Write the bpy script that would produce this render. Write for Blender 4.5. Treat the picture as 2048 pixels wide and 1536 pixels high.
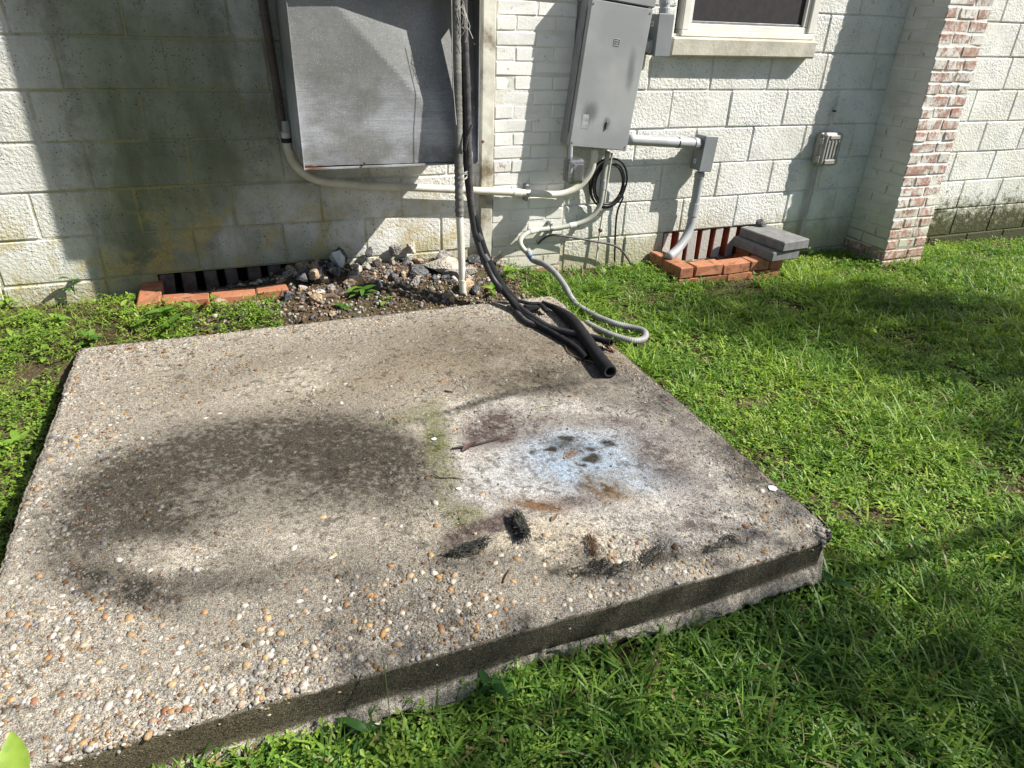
import bpy, bmesh, math, random
import numpy as np
from mathutils import Vector, Matrix

# ------------------------------------------------------------------ camera, world, sun
CAM = [0.82237, -3.51877, 1.14973, 0.39444, 0.49409, 0.03933, 1367.39059]
F_PX = CAM[6]
def basis(y, p, r):
    f = np.array([math.sin(y)*math.cos(p), math.cos(y)*math.cos(p), -math.sin(p)])
    r0 = np.array([math.cos(y), -math.sin(y), 0.0]); u0 = np.cross(r0, f)
    return f, math.cos(r)*r0+math.sin(r)*u0, -math.sin(r)*r0+math.cos(r)*u0
CF, CR, CU = basis(*CAM[3:6]); CP = np.array(CAM[:3])

scene = bpy.context.scene
for o in list(bpy.data.objects): bpy.data.objects.remove(o, do_unlink=True)
cam_data = bpy.data.cameras.new('camera'); cam = bpy.data.objects.new('camera', cam_data)
scene.collection.objects.link(cam); scene.camera = cam
cam_data.sensor_fit = 'HORIZONTAL'; cam_data.sensor_width = 36.0
cam_data.lens = F_PX/2048*36.0; cam_data.clip_start = 0.02; cam_data.clip_end = 500
cam.matrix_world = Matrix(((CR[0], CU[0], -CF[0], CP[0]), (CR[1], CU[1], -CF[1], CP[1]), (CR[2], CU[2], -CF[2], CP[2]), (0, 0, 0, 1)))

SUN_AZ = math.radians(62.6); SUN_EL = math.radians(44.6)     # azimuth from the wall's normal towards +X
SUN = np.array([math.sin(SUN_AZ)*math.cos(SUN_EL), -math.cos(SUN_AZ)*math.cos(SUN_EL), math.sin(SUN_EL)])
world = bpy.data.worlds.new('World'); scene.world = world; world.use_nodes = True
wn = world.node_tree.nodes; sky = wn.new('ShaderNodeTexSky'); sky.sky_type = 'NISHITA'; sky.sun_disc = False
sky.sun_elevation = SUN_EL; sky.sun_rotation = math.atan2(SUN[0], SUN[1]); sky.air_density = 1.0; sky.dust_density = 1.5
wn['Background'].inputs['Strength'].default_value = 0.055
world.node_tree.links.new(sky.outputs[0], wn['Background'].inputs['Color'])
sd = bpy.data.lights.new('sun', 'SUN'); sd.energy = 5.0; sd.angle = math.radians(0.5); sd.color = (1.0, 0.95, 0.87)
sun = bpy.data.objects.new('sun', sd); scene.collection.objects.link(sun)
sun.rotation_euler = Vector((-SUN[0], -SUN[1], -SUN[2])).to_track_quat('-Z', 'Y').to_euler(); sun.location = (8, -5, 9)
scene.view_settings.view_transform = 'Standard'; scene.view_settings.look = 'None'
scene.view_settings.exposure = 0.95; scene.view_settings.gamma = 1.0; scene.view_settings.use_curve_mapping = False
scene.render.engine = 'CYCLES'; scene.render.resolution_x = 1024; scene.render.resolution_y = 768
scene.cycles.max_bounces = 6; scene.cycles.transparent_max_bounces = 8

# ------------------------------------------------------------------ helpers
RNG = np.random.default_rng(7); random.seed(7)
COL = scene.collection
def ray(x, y): return CF + CR*((x-1024)/F_PX) + CU*((768-y)/F_PX)
def wp(x, y, Y=0.0): v = ray(x, y); return CP + v*((Y-CP[1])/v[1])          # photo point on a plane parallel to the wall
def gp(x, y, z): v = ray(x, y); return CP + v*((z-CP[2])/v[2])              # photo point on a level plane
def xp(x, y, X): v = ray(x, y); return CP + v*((X-CP[0])/v[0])
def to_px(V):
    d = np.asarray(V)-CP; D = d@CF
    return 1024+F_PX*(d@CR)/D, 768-F_PX*(d@CU)/D
def _h(a, b, s):
    n = (a*374761393+b*668265263+s*982451653) & 0xffffffff
    n = ((n ^ (n >> 13))*1274126177) & 0xffffffff
    return ((n ^ (n >> 16)) & 0xffff)/65535.0
def vnoise(x, y, s=0):
    x = np.asarray(x, float); y = np.asarray(y, float)
    xi = np.floor(x).astype(np.int64); yi = np.floor(y).astype(np.int64); fx = x-xi; fy = y-yi
    fx = fx*fx*(3-2*fx); fy = fy*fy*(3-2*fy)
    return (_h(xi, yi, s)*(1-fx)+_h(xi+1, yi, s)*fx)*(1-fy)+(_h(xi, yi+1, s)*(1-fx)+_h(xi+1, yi+1, s)*fx)*fy
def fbm(x, y, s=0, o=4):
    v = 0; a = .5; t = 0
    for i in range(o): v = v+a*vnoise(x*2**i, y*2**i, s+i*17); t += a; a *= .5
    return v/t
def sstep(a, b, x): t = np.clip((x-a)/(b-a), 0, 1); return t*t*(3-2*t)

def put(o, label=None, cat=None, group=None, kind=None):
    if label: o['label'] = label
    if cat: o['category'] = cat
    if group: o['group'] = group
    if kind: o['kind'] = kind
    return o
def thing(name, loc, label, cat, group=None):
    o = bpy.data.objects.new(name, None); o.empty_display_size = .05; COL.objects.link(o); o.location = Vector(loc)
    return put(o, label, cat, group)
def link(name, me, parent=None, loc=None, rot=None):
    o = bpy.data.objects.new(name, me); COL.objects.link(o)
    if loc is not None: o.location = Vector(loc)
    if rot is not None: o.rotation_euler = rot
    if parent:
        o.parent = parent
        o.matrix_parent_inverse = Matrix.Translation(-parent.matrix_basis.translation) if not parent.parent else parent.matrix_parent_inverse.copy()
        if parent.parent: o.matrix_parent_inverse = Matrix.Translation(-(Vector(parent.location)))
    return o
def mkmesh(name, V, Fc, mat=None, smooth=False, col=None):
    me = bpy.data.meshes.new(name); me.from_pydata([tuple(v) for v in V], [], [tuple(f) for f in Fc])
    if mat is not None: me.materials.append(mat)
    if smooth: me.polygons.foreach_set('use_smooth', [True]*len(me.polygons))
    if col is not None: setcol(me, col)
    me.update(); return me
def setcol(me, col):
    a = me.color_attributes.new('col', 'FLOAT_COLOR', 'POINT'); c = np.ones((len(me.vertices), 4), np.float32); c[:, :3] = col
    a.data.foreach_set('color', c.ravel())
def fastmesh(name, V, quads=None, tris=None, mat=None, col=None, smooth=False):
    me = bpy.data.meshes.new(name); V = np.asarray(V, np.float32); me.vertices.add(len(V)); me.vertices.foreach_set('co', V.ravel())
    idx = []; st = []; c = 0
    if quads is not None and len(quads): q = np.asarray(quads, np.int32); idx.append(q.ravel()); st.append(np.arange(len(q))*4+c); c += q.size
    if tris is not None and len(tris): t = np.asarray(tris, np.int32); idx.append(t.ravel()); st.append(np.arange(len(t))*3+c); c += t.size
    idx = np.concatenate(idx); st = np.concatenate(st).astype(np.int32)
    me.loops.add(len(idx)); me.loops.foreach_set('vertex_index', idx); me.polygons.add(len(st)); me.polygons.foreach_set('loop_start', st)
    if smooth: me.polygons.foreach_set('use_smooth', np.ones(len(st), bool))
    if mat: me.materials.append(mat)
    me.update(calc_edges=True)
    if col is not None: setcol(me, col)
    me.validate(); return me
class MB:
    """collects shapes into one mesh"""
    def __init__(s): s.v = []; s.f = []
    def add(s, V, F):
        n = len(s.v); s.v += [tuple(map(float, v)) for v in V]; s.f += [tuple(i+n for i in f) for f in F]; return s
    def box(s, a, b, ch=.002, jit=0, M=None):
        V, F = cbox(a, b, ch, jit)
        if M is not None: V = [M @ Vector(v) for v in V]
        return s.add(V, F)
    def tube(s, *a, **k): return s.add(*tube(*a, **k))
    def obj(s, name, mat, parent=None, smooth=False): return link(name, mkmesh(name, s.v, s.f, mat, smooth), parent)
def cbox(a, b, ch=.002, jit=0.0):
    """box with chamfered edges, 24 corners, 44 triangles"""
    a = np.array(a, float); b = np.array(b, float); lo = np.minimum(a, b); hi = np.maximum(a, b); ch = min(ch, (hi-lo).min()*.45)
    V = []; key = {}
    for ax in range(3):
        for sx in (0, 1):
            for s1 in (0, 1):
                for s2 in (0, 1):
                    p = np.zeros(3); o1, o2 = [i for i in range(3) if i != ax]
                    p[ax] = hi[ax] if sx else lo[ax]; p[o1] = hi[o1]-ch if s1 else lo[o1]+ch; p[o2] = hi[o2]-ch if s2 else lo[o2]+ch
                    sg = [0, 0, 0]; sg[ax] = sx; sg[o1] = s1; sg[o2] = s2; key[(ax, tuple(sg))] = len(V); V.append(p)
    F = []
    for ax in range(3):
        o1, o2 = [i for i in range(3) if i != ax]
        for sx in (0, 1):
            def k(i, j, ax=ax, sx=sx, o1=o1, o2=o2):
                sg = [0, 0, 0]; sg[ax] = sx; sg[o1] = i; sg[o2] = j; return key[(ax, tuple(sg))]
            F.append([k(0, 0), k(1, 0), k(1, 1), k(0, 1)])
    for ax in range(3):          # edges along axis ax
        o1, o2 = [i for i in range(3) if i != ax]
        for i in (0, 1):
            for j in (0, 1):
                def kk(face, t):
                    sg = [0, 0, 0]; sg[ax] = t; sg[o1] = i; sg[o2] = j; return key[(face, tuple(sg))]
                F.append([kk(o1, 0), kk(o1, 1), kk(o2, 1), kk(o2, 0)])
    for i in (0, 1):
        for j in (0, 1):
            for k2 in (0, 1): F.append([key[(0, (i, j, k2))], key[(1, (i, j, k2))], key[(2, (i, j, k2))]])
    V = np.array(V); c = (lo+hi)/2
    if jit:
        J = RNG.normal(0, jit, (8, 3))
        for (ax, sg), i in key.items(): V[i] = V[i]+J[sg[0]*4+sg[1]*2+sg[2]]+RNG.normal(0, jit*.35, 3)
    out = []
    for f in F:
        p = V[list(f)]; n = np.cross(p[1]-p[0], p[2]-p[0])
        out.append(tuple(f) if n@(p.mean(0)-c) > 0 else tuple(reversed(f)))
    return V, out
def spline(P, n=8):
    P = [np.array(p, float) for p in P]
    if len(P) < 3: return np.array([P[0]+(P[1]-P[0])*t for t in np.linspace(0, 1, n+1)])
    Q = [2*P[0]-P[1]]+P+[2*P[-1]-P[-2]]; out = []
    for i in range(1, len(Q)-2):
        a, b, c, d = Q[i-1:i+3]
        for t in np.linspace(0, 1, n, endpoint=False):
            out.append(.5*((2*b)+(-a+c)*t+(2*a-5*b+4*c-d)*t*t+(-a+3*b-3*c+d)*t**3))
    out.append(P[-1]); return np.array(out)
def resample(P, step):
    d = np.r_[0, np.cumsum(np.linalg.norm(np.diff(P, axis=0), axis=1))]; n = max(2, int(d[-1]/step))
    t = np.linspace(0, d[-1], n+1); return np.stack([np.interp(t, d, P[:, i]) for i in range(3)], 1)
def tube(P, r, seg=12, cap=True, hole=0.0, flat=1.0):
    P = np.asarray(P, float); n = len(P); R = np.broadcast_to(np.asarray(r, float), (n,))
    T = np.gradient(P, axis=0); T /= np.linalg.norm(T, axis=1)[:, None]+1e-12
    u = np.cross(T[0], [0, 0, 1.0]); u = u if np.linalg.norm(u) > 1e-3 else np.cross(T[0], [0, 1.0, 0]); u /= np.linalg.norm(u)
    V = []; F = []
    for i in range(n):
        u = u-T[i]*(u@T[i]); u /= np.linalg.norm(u); w = np.cross(T[i], u)
        for k in range(seg):
            a = 2*math.pi*k/seg; V.append(P[i]+R[i]*(math.cos(a)*u+math.sin(a)*w*flat))
    for i in range(n-1):
        for k in range(seg):
            F.append((i*seg+k, i*seg+(k+1) % seg, (i+1)*seg+(k+1) % seg, (i+1)*seg+k))
    if hole:
        e = (n-1)*seg; u2 = u; w2 = np.cross(T[-1], u); b = len(V)
        for k in range(seg): a = 2*math.pi*k/seg; V.append(P[-1]+R[-1]*hole*(math.cos(a)*u2+math.sin(a)*w2))
        for k in range(seg): a = 2*math.pi*k/seg; V.append(P[-1]-T[-1]*R[-1]*3+R[-1]*hole*(math.cos(a)*u2+math.sin(a)*w2))
        for k in range(seg):
            j = (k+1) % seg; F.append((e+k, e+j, b+j, b+k)); F.append((b+k, b+j, b+seg+j, b+seg+k))
        F.append(tuple(b+seg+k for k in range(seg))); F.append(tuple(reversed(range(seg))))
    elif cap: F.append(tuple(reversed(range(seg)))); F.append(tuple((n-1)*seg+k for k in range(seg)))
    return V, F
def ring(P, T, r, w, seg=16): T = np.array(T)/np.linalg.norm(T); P = np.array(P); return tube([P-T*w/2, P-T*w*.42, P+T*w*.42, P+T*w/2], [r*.93, r, r, r*.93], seg)

# ------------------------------------------------------------------ materials
class N:
    def __init__(s, name):
        s.m = bpy.data.materials.new(name); s.m.use_nodes = True; s.t = s.m.node_tree; s.p = s.t.nodes['Principled BSDF']; s.o = s.t.nodes['Material Output']
        s.pos = s.new('ShaderNodeNewGeometry')
    def new(s, k): return s.t.nodes.new(k)
    def lk(s, a, b): s.t.links.new(a, b)
    def P(s): return s.pos.outputs['Position']
    def noise(s, scale, detail=4, rough=.55, vec=None, dist=0, out='Fac'):
        n = s.new('ShaderNodeTexNoise'); n.inputs['Scale'].default_value = scale; n.inputs['Detail'].default_value = detail
        n.inputs['Roughness'].default_value = rough; n.inputs['Distortion'].default_value = dist; s.lk(vec or s.P(), n.inputs['Vector']); return n.outputs[out]
    def voro(s, scale, vec=None, feat='F1', out='Distance', rnd=1):
        n = s.new('ShaderNodeTexVoronoi'); n.feature = feat; n.inputs['Scale'].default_value = scale; n.inputs['Randomness'].default_value = rnd
        s.lk(vec or s.P(), n.inputs['Vector']); return n.outputs[out]
    def ramp(s, f, a, b, va=0.0, vb=1.0):
        n = s.new('ShaderNodeMapRange'); n.interpolation_type = 'SMOOTHSTEP'
        for i, v in ((1, a), (2, b), (3, va), (4, vb)): n.inputs[i].default_value = v
        s.lk(f, n.inputs[0]); return n.outputs[0]
    def math(s, op, a, b=None):
        n = s.new('ShaderNodeMath'); n.operation = op; n.use_clamp = False
        for i, v in enumerate((a, b)):
            if v is None: continue
            if isinstance(v, (int, float)): n.inputs[i].default_value = v
            else: s.lk(v, n.inputs[i])
        return n.outputs[0]
    def mix(s, f, a, b, mode='MIX'):
        n = s.new('ShaderNodeMix'); n.data_type = 'RGBA'; n.blend_type = mode; n.clamp_factor = True
        for sock, v in ((n.inputs[0], f), (n.inputs[6], a), (n.inputs[7], b)):
            if isinstance(v, (int, float)): sock.default_value = v
            elif isinstance(v, tuple): sock.default_value = (*v, 1)
            else: s.lk(v, sock)
        return n.outputs[2]
    def sep(s, v):
        n = s.new('ShaderNodeSeparateXYZ'); s.lk(v, n.inputs[0]); return n.outputs
    def attr(s, name='col'):
        n = s.new('ShaderNodeAttribute'); n.attribute_name = name; return n.outputs['Color']
    def rand(s): return s.new('ShaderNodeObjectInfo').outputs['Random']
    def crmp(s, f, stops):
        n = s.new('ShaderNodeValToRGB'); e = n.color_ramp.elements
        while len(e) < len(stops): e.new(.5)
        for el, (p, c) in zip(e, stops): el.position = p; el.color = (*c, 1)
        s.lk(f, n.inputs[0]); return n.outputs[0]
    def vscale(s, v):
        n = s.new('ShaderNodeMapping'); n.inputs['Scale'].default_value = v; s.lk(s.P(), n.inputs['Vector']); return n.outputs[0]
    def bump(s, hgt, strength=.5, dist=.005, prev=None):
        n = s.new('ShaderNodeBump'); n.inputs['Strength'].default_value = strength; n.inputs['Distance'].default_value = dist
        s.lk(hgt, n.inputs['Height'])
        if prev: s.lk(prev, n.inputs['Normal'])
        return n.outputs[0]
    def fin(s, col=None, rough=.8, nrm=None, metal=0.0, spec=.3):
        if col is not None:
            if isinstance(col, tuple): s.p.inputs['Base Color'].default_value = (*col, 1)
            else: s.lk(col, s.p.inputs['Base Color'])
        if isinstance(rough, (int, float)): s.p.inputs['Roughness'].default_value = rough
        else: s.lk(rough, s.p.inputs['Roughness'])
        s.p.inputs['Metallic'].default_value = metal; s.p.inputs['Specular IOR Level'].default_value = spec
        if nrm: s.lk(nrm, s.p.inputs['Normal'])
        return s.m

def m_block(joint=False):
    n = N('painted_joint' if joint else 'painted_block'); x, y, z = n.sep(n.P())
    big = n.noise(2.2, 5); med = n.noise(9, 5); fine = n.noise(140, 3, .6); mid = n.noise(62, 3, .6)
    paint = n.mix(n.ramp(big, .35, .7), (.66, .655, .60), (.76, .76, .735))
    paint = n.mix(n.math('MULTIPLY', n.ramp(med, .5, .72), .6), paint, (.56, .585, .61))
    paint = n.mix(n.math('MULTIPLY', n.rand(), .10), paint, (.50, .50, .46))
    # mildewed paint, tinted darker to deepen the duct's shade, masked along its shadow edge
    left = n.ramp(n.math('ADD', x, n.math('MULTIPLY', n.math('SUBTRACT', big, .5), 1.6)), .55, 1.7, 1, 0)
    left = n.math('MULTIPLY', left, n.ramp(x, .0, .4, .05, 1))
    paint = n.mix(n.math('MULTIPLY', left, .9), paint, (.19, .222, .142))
    grime = n.math('MULTIPLY', n.math('MULTIPLY', n.ramp(n.noise(5, 6, .7), .42, .7), n.ramp(x, .1, 2.1, .9, .25)), n.ramp(x, -.05, .3, .15, 1))  # grime and streaks, thinned left of that edge to leave the sunlit strip pale
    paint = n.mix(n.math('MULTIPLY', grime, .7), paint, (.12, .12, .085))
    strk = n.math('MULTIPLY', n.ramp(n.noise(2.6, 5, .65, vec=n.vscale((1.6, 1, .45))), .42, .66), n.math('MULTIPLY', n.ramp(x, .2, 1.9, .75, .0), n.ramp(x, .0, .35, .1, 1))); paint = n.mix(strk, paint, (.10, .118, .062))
    yel = n.math('MULTIPLY', n.ramp(n.noise(7, 6, .65, dist=.6), .46, .62), n.math('MULTIPLY', n.ramp(z, .12, .5, 1, 0), n.ramp(x, 1.9, 2.4, 1, 0)))
    paint = n.mix(n.math('MULTIPLY', yel, n.ramp(n.noise(28, 5, .7), .3, .65, .25, .75)), paint, (.42, .33, .10))
    # splash-back, algae and moss towards the soil
    low = n.ramp(n.math('ADD', z, n.math('MULTIPLY', n.math('SUBTRACT', n.noise(6, 6, .7), .5), .45)), -.13, .12, 1, 0)
    paint = n.mix(n.math('MULTIPLY', low, .8), paint, (.33, .31, .17))
    mo = n.math('MULTIPLY', n.ramp(x, 5.15, 5.3), n.ramp(n.math('ADD', z, n.math('MULTIPLY', n.math('SUBTRACT', n.noise(18, 6, .75), .5), 1.1)), -.14, .16, 1, 0))
    paint = n.mix(n.math('MULTIPLY', mo, .93), paint, (.035, .04, .012))
    if joint: paint = n.mix(n.math('MULTIPLY', n.ramp(x, .9, 2.0, .7, .15), n.ramp(n.noise(7, 4), .3, .6)), paint, (.27, .255, .11))
    chip = n.ramp(n.noise(13, 6, .75), .69, .72)
    paint = n.mix(n.math('MULTIPLY', chip, .5), paint, (.33, .29, .24))
    rust = n.ramp(n.noise(4.5, 4, .6), .735, .76)
    paint = n.mix(n.math('MULTIPLY', rust, .5), paint, (.45, .25, .08))
    pv = n.voro(34); pit = n.math('MULTIPLY', n.ramp(pv, .07, .15, 1, 0), n.ramp(n.noise(11, 4, .7), .46, .62))
    pv2 = n.voro(75); pit = n.math('MAXIMUM', pit, n.math('MULTIPLY', n.ramp(pv2, .13, .24, 1, 0), n.ramp(n.noise(9, 4, .7), .42, .6)))
    paint = n.mix(n.math('MULTIPLY', pit, .88), paint, (.035, .035, .025))
    hgt = n.math('ADD', n.math('MULTIPLY', n.ramp(mid, .3, .7), .75), n.math('MULTIPLY', fine, .5))
    hgt = n.math('SUBTRACT', hgt, n.math('MULTIPLY', pit, 1.2))
    return n.fin(paint, .85, n.bump(n.math('MULTIPLY', hgt, n.ramp(n.noise(3.3, 4), .3, .7, .35, 1.0)), .62, .0065), spec=.2)
def m_mortar():
    n = N('painted_mortar'); x, y, z = n.sep(n.P())
    c = n.mix(n.ramp(n.noise(5, 5), .35, .7), (.56, .555, .50), (.70, .70, .66))
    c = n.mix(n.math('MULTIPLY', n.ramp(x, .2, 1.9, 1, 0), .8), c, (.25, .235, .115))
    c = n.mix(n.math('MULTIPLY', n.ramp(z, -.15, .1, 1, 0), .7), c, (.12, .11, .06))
    c = n.mix(n.math('MULTIPLY', n.ramp(x, 5.15, 5.3), n.ramp(z, -.02, .1, .85, 0)), c, (.05, .05, .02))
    return n.fin(c, .9, n.bump(n.noise(70, 4), .6, .005))
def m_brick(name, front_bare, low_bare, paint=(.74, .74, .71), low=.62, sat=0.0):
    n = N(name); x, y, z = n.sep(n.P()); nx, ny, nz = n.sep(n.pos.outputs['Normal'])
    red = n.crmp(n.rand(), [(0, (.24, .085, .055)), (.4, (.31, .12, .08)), (.75, (.27, .095, .065)), (1, (.35, .16, .11))])
    red = n.mix(n.ramp(n.noise(60, 4), .4, .75, 0, .5), red, (.42, .19, .11))
    red = n.mix(n.ramp(n.noise(12, 4), .55, .8, 0, .5), red, (.14, .06, .045)); red = n.mix(n.ramp(n.noise(38, 5, .7), .42, .66, 0, sat), red, (.55, .50, .46))
    w = n.noise(11, 6, .72, dist=.4); w2 = n.noise(30, 5, .7, vec=n.vscale((1, 1, .5)))
    wear = n.math('ADD', n.math('MULTIPLY', w, .62), n.math('MULTIPLY', w2, .38))
    wear = n.math('ADD', wear, n.math('MULTIPLY', n.math('SUBTRACT', n.rand(), .5), .07))
    th = n.math('ADD', n.ramp(z, *low_bare, low, 0), n.ramp(ny, -.75, -.35, front_bare, 0))
    bare = n.ramp(n.math('ADD', wear, n.math('SUBTRACT', th, .62)), -.02, .045)
    pc = n.mix(n.ramp(n.noise(4, 4), .35, .7), paint, tuple(v*.82 for v in paint))
    pc = n.mix(n.math('MULTIPLY', n.ramp(n.math('ADD', z, n.math('MULTIPLY', n.noise(7, 5), .4)), .1, .5, 1, 0), .5), pc, (.38, .37, .22))
    c = n.mix(n.math('MULTIPLY', bare, .84), pc, red)
    c = n.mix(n.ramp(n.noise(45, 5, .7), .62, .72, 0, .55), c, (.10, .09, .07))
    h = n.math('ADD', n.math('MULTIPLY', n.noise(130, 4, .6), .6), n.math('MULTIPLY', n.math('SUBTRACT', 1, bare), .45))
    h = n.math('ADD', h, n.math('MULTIPLY', n.noise(35, 3), .6))
    return n.fin(c, .85, n.bump(h, .6, .004), spec=.2)
def m_rawbrick():
    n = N('terracotta_brick')
    c = n.crmp(n.rand(), [(0, (.33, .125, .06)), (.5, (.38, .165, .09)), (1, (.29, .10, .055))])
    c = n.mix(n.ramp(n.noise(9, 5), .45, .75, 0, .6), c, (.46, .25, .15)); c = n.mix(n.ramp(n.noise(22, 6, .75), .50, .68, 0, .85), c, (.085, .065, .035)); c = n.mix(n.ramp(n.noise(34, 6, .75), .60, .68, 0, .6), c, (.50, .46, .40))
    c = n.mix(n.ramp(n.voro(60), .05, .16, .7, 0), c, (.12, .05, .03))
    return n.fin(c, .85, n.bump(n.noise(120, 5, .65), .5, .003), spec=.2)
def m_ventbrick():
    n = N('half_painted_brick'); nx, ny, nz = n.sep(n.pos.outputs['Normal'])
    red = n.mix(n.noise(40, 4), (.22, .06, .03), (.36, .12, .06))
    f = n.math('MULTIPLY', n.ramp(ny, -.9, -.5, 1, 0), n.ramp(n.noise(18, 6, .7), .60, .66, 1, 0))
    c = n.mix(f, red, n.mix(n.noise(9, 4), (.40, .37, .32), (.62, .60, .56)))
    return n.fin(c, .9, n.bump(n.noise(90, 4), .6, .004))
def m_galv():
    n = N('weathered_galvanised_sheet'); x, y, z = n.sep(n.P())
    c = n.mix(n.ramp(n.noise(3, 4), .3, .7), (.20, .205, .195), (.275, .28, .275))
    ox = n.math('MULTIPLY', n.ramp(n.noise(3.2, 5, .6, vec=n.vscale((1, 1, 1.4))), .36, .60), n.ramp(z, .66, 1.02, 1, .12))
    st = n.noise(9, 4, .7, vec=n.vscale((1.0, 1.0, 26)))
    c = n.mix(n.math('MULTIPLY', ox, n.ramp(st, .25, .7, .35, .95)), c, (.58, .61, .67))
    v = n.voro(170); sp = n.math('MULTIPLY', n.ramp(v, .14, .34, 1, 0), n.ramp(n.noise(70, 3), .38, .68))
    c = n.mix(n.math('MULTIPLY', sp, .75), c, (.66, .66, .63))
    dark = n.ramp(n.noise(260, 2), .56, .64, 0, .35); c = n.mix(dark, c, (.10, .10, .10))
    edge = n.math('MULTIPLY', n.ramp(z, .564, .576, 1, 0), n.math('MULTIPLY', n.ramp(x, 1.13, 1.25, 1, 0), n.ramp(n.noise(25, 4), .35, .55)))
    c = n.mix(edge, c, (.20, .075, .03))
    wv = n.noise(30, 2, .5, vec=n.vscale((30, 1, 1.2))); wh = n.noise(30, 2, .5, vec=n.vscale((1.2, 1, 30))); c = n.mix(n.ramp(n.math('ADD', wv, wh), .85, 1.2, .28, 0), c, (.06, .06, .06)); rg = n.ramp(n.noise(5, 4), .3, .7, .42, .65)
    return n.fin(c, rg, n.bump(n.noise(6, 2), .12, .01), metal=.15, spec=.3)
def m_plain(name, col, rough=.5, var=.25, scale=14, bump=0.0, bscale=80, metal=0.0, dark=None, spec=.4):
    n = N(name); a = tuple(v*(1-var) for v in col); b = tuple(min(1, v*(1+var*.6)) for v in col)
    c = n.mix(n.ramp(n.noise(scale, 5), .3, .7), a, b)
    if dark: c = n.mix(n.ramp(n.noise(scale*.45, 5, .65), .52, .70, 0, dark[1]), c, dark[0])
    return n.fin(c, rough, n.bump(n.noise(bscale, 4), bump, .003) if bump else None, metal, spec)
def m_enclosure():
    n = N('grey_enclosure_paint'); x, y, z = n.sep(n.P())
    c = n.mix(n.ramp(n.noise(4, 4), .3, .7), (.25, .262, .27), (.32, .332, .338))
    def blob(px, py, rx, rz):
        p = wp(px, py, -.14); n1 = n.noise(11, 4, .6)
        dx = n.math('DIVIDE', n.math('SUBTRACT', x, float(p[0])), rx); dz = n.math('DIVIDE', n.math('SUBTRACT', z, float(p[2])), rz)
        d = n.math('SQRT', n.math('ADD', n.math('MULTIPLY', dx, dx), n.math('MULTIPLY', dz, dz)))
        return n.ramp(n.math('ADD', d, n.math('MULTIPLY', n.math('SUBTRACT', n1, .5), .9)), .2, 1.15, 1, 0)
    for b, k in ((blob(1180, 225, .055, .07), .62), (blob(1213, 248, .028, .04), .72), (blob(1172, 240, .03, .05), .4), (blob(1262, 140, .03, .13), .5)):
        c = n.mix(n.math('MULTIPLY', b, k), c, (.045, .047, .05))
    c = n.mix(n.math('MULTIPLY', blob(1225, 165, .035, .13), .4), c, (.36, .345, .325))
    c = n.mix(n.ramp(n.voro(120), .08, .2, .25, 0), c, (.10, .11, .11))
    return n.fin(c, .5, n.bump(n.noise(5, 2), .06, .01), metal=.1, spec=.4)
def m_slab():
    n = N('exposed_aggregate_concrete'); c = n.attr()
    g = n.noise(330, 4, .7); g2 = n.noise(110, 4, .65); g3 = n.noise(32, 5, .7)
    c = n.mix(n.ramp(g, .34, .66, .0, 1), n.mix(.72, c, (.0, .0, .0)), n.mix(1.0, c, (1.75, 1.68, 1.58), 'MULTIPLY'))
    c = n.mix(n.ramp(g2, .46, .64, 0, .7), c, n.mix(.68, c, (.012, .012, .01)))
    c = n.mix(n.ramp(g3, .55, .72, 0, .3), c, n.mix(.55, c, (.02, .02, .016)))
    v = n.voro(230); vc = n.voro(230, out='Color'); k = n.math('MULTIPLY', n.ramp(v, .22, .36, 1, 0), n.ramp(n.sep(vc)[0], .60, .63))
    grit = n.crmp(n.sep(vc)[1], [(0, (.62, .57, .48)), (.4, (.46, .37, .26)), (.7, (.40, .22, .10)), (1, (.55, .53, .50))])
    c = n.mix(n.math('MULTIPLY', k, .6), c, n.mix(.35, n.mix(1.0, c, (2.0, 1.8, 1.5), 'MULTIPLY'), grit))
    h = n.math('ADD', n.math('MULTIPLY', g2, .8), n.math('ADD', n.math('MULTIPLY', g, .6), n.math('MULTIPLY', k, .5)))
    return n.fin(c, .9, n.bump(h, .8, .004), spec=.15)
def m_attr(name, rough=.6, trans=0.0, spec=.3, bump=0.0, bscale=200):
    n = N(name); c = n.attr()
    if bump: c = n.mix(n.ramp(n.noise(bscale, 4), .35, .7, 0, .45), c, n.mix(.5, c, (.02, .02, .02)))
    m = n.fin(c, rough, n.bump(n.noise(bscale, 4), bump, .003) if bump else None, spec=spec)
    if trans:
        t = n.new('ShaderNodeBsdfTranslucent'); mx = n.new('ShaderNodeMixShader'); mx.inputs[0].default_value = trans
        n.lk(n.mix(1.0, c, (1.25, 1.25, .55), 'MULTIPLY'), t.inputs['Color']); n.lk(n.p.outputs[0], mx.inputs[1]); n.lk(t.outputs[0], mx.inputs[2]); n.lk(mx.outputs[0], n.o.inputs['Surface'])
    return m
def m_leaf(name, a, b, trans=.35, rough=.45):
    n = N(name); c = n.mix(n.rand(), a, b); c = n.mix(n.ramp(n.noise(60, 3), .4, .7, 0, .3), c, tuple(v*.6 for v in a))
    n.fin(c, rough, spec=.35); t = n.new('ShaderNodeBsdfTranslucent'); mx = n.new('ShaderNodeMixShader'); mx.inputs[0].default_value = trans
    n.lk(n.mix(1.0, c, (1.4, 1.3, .5), 'MULTIPLY'), t.inputs['Color']); n.lk(n.p.outputs[0], mx.inputs[1]); n.lk(t.outputs[0], mx.inputs[2]); n.lk(mx.outputs[0], n.o.inputs['Surface'])
    return n.m
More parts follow.
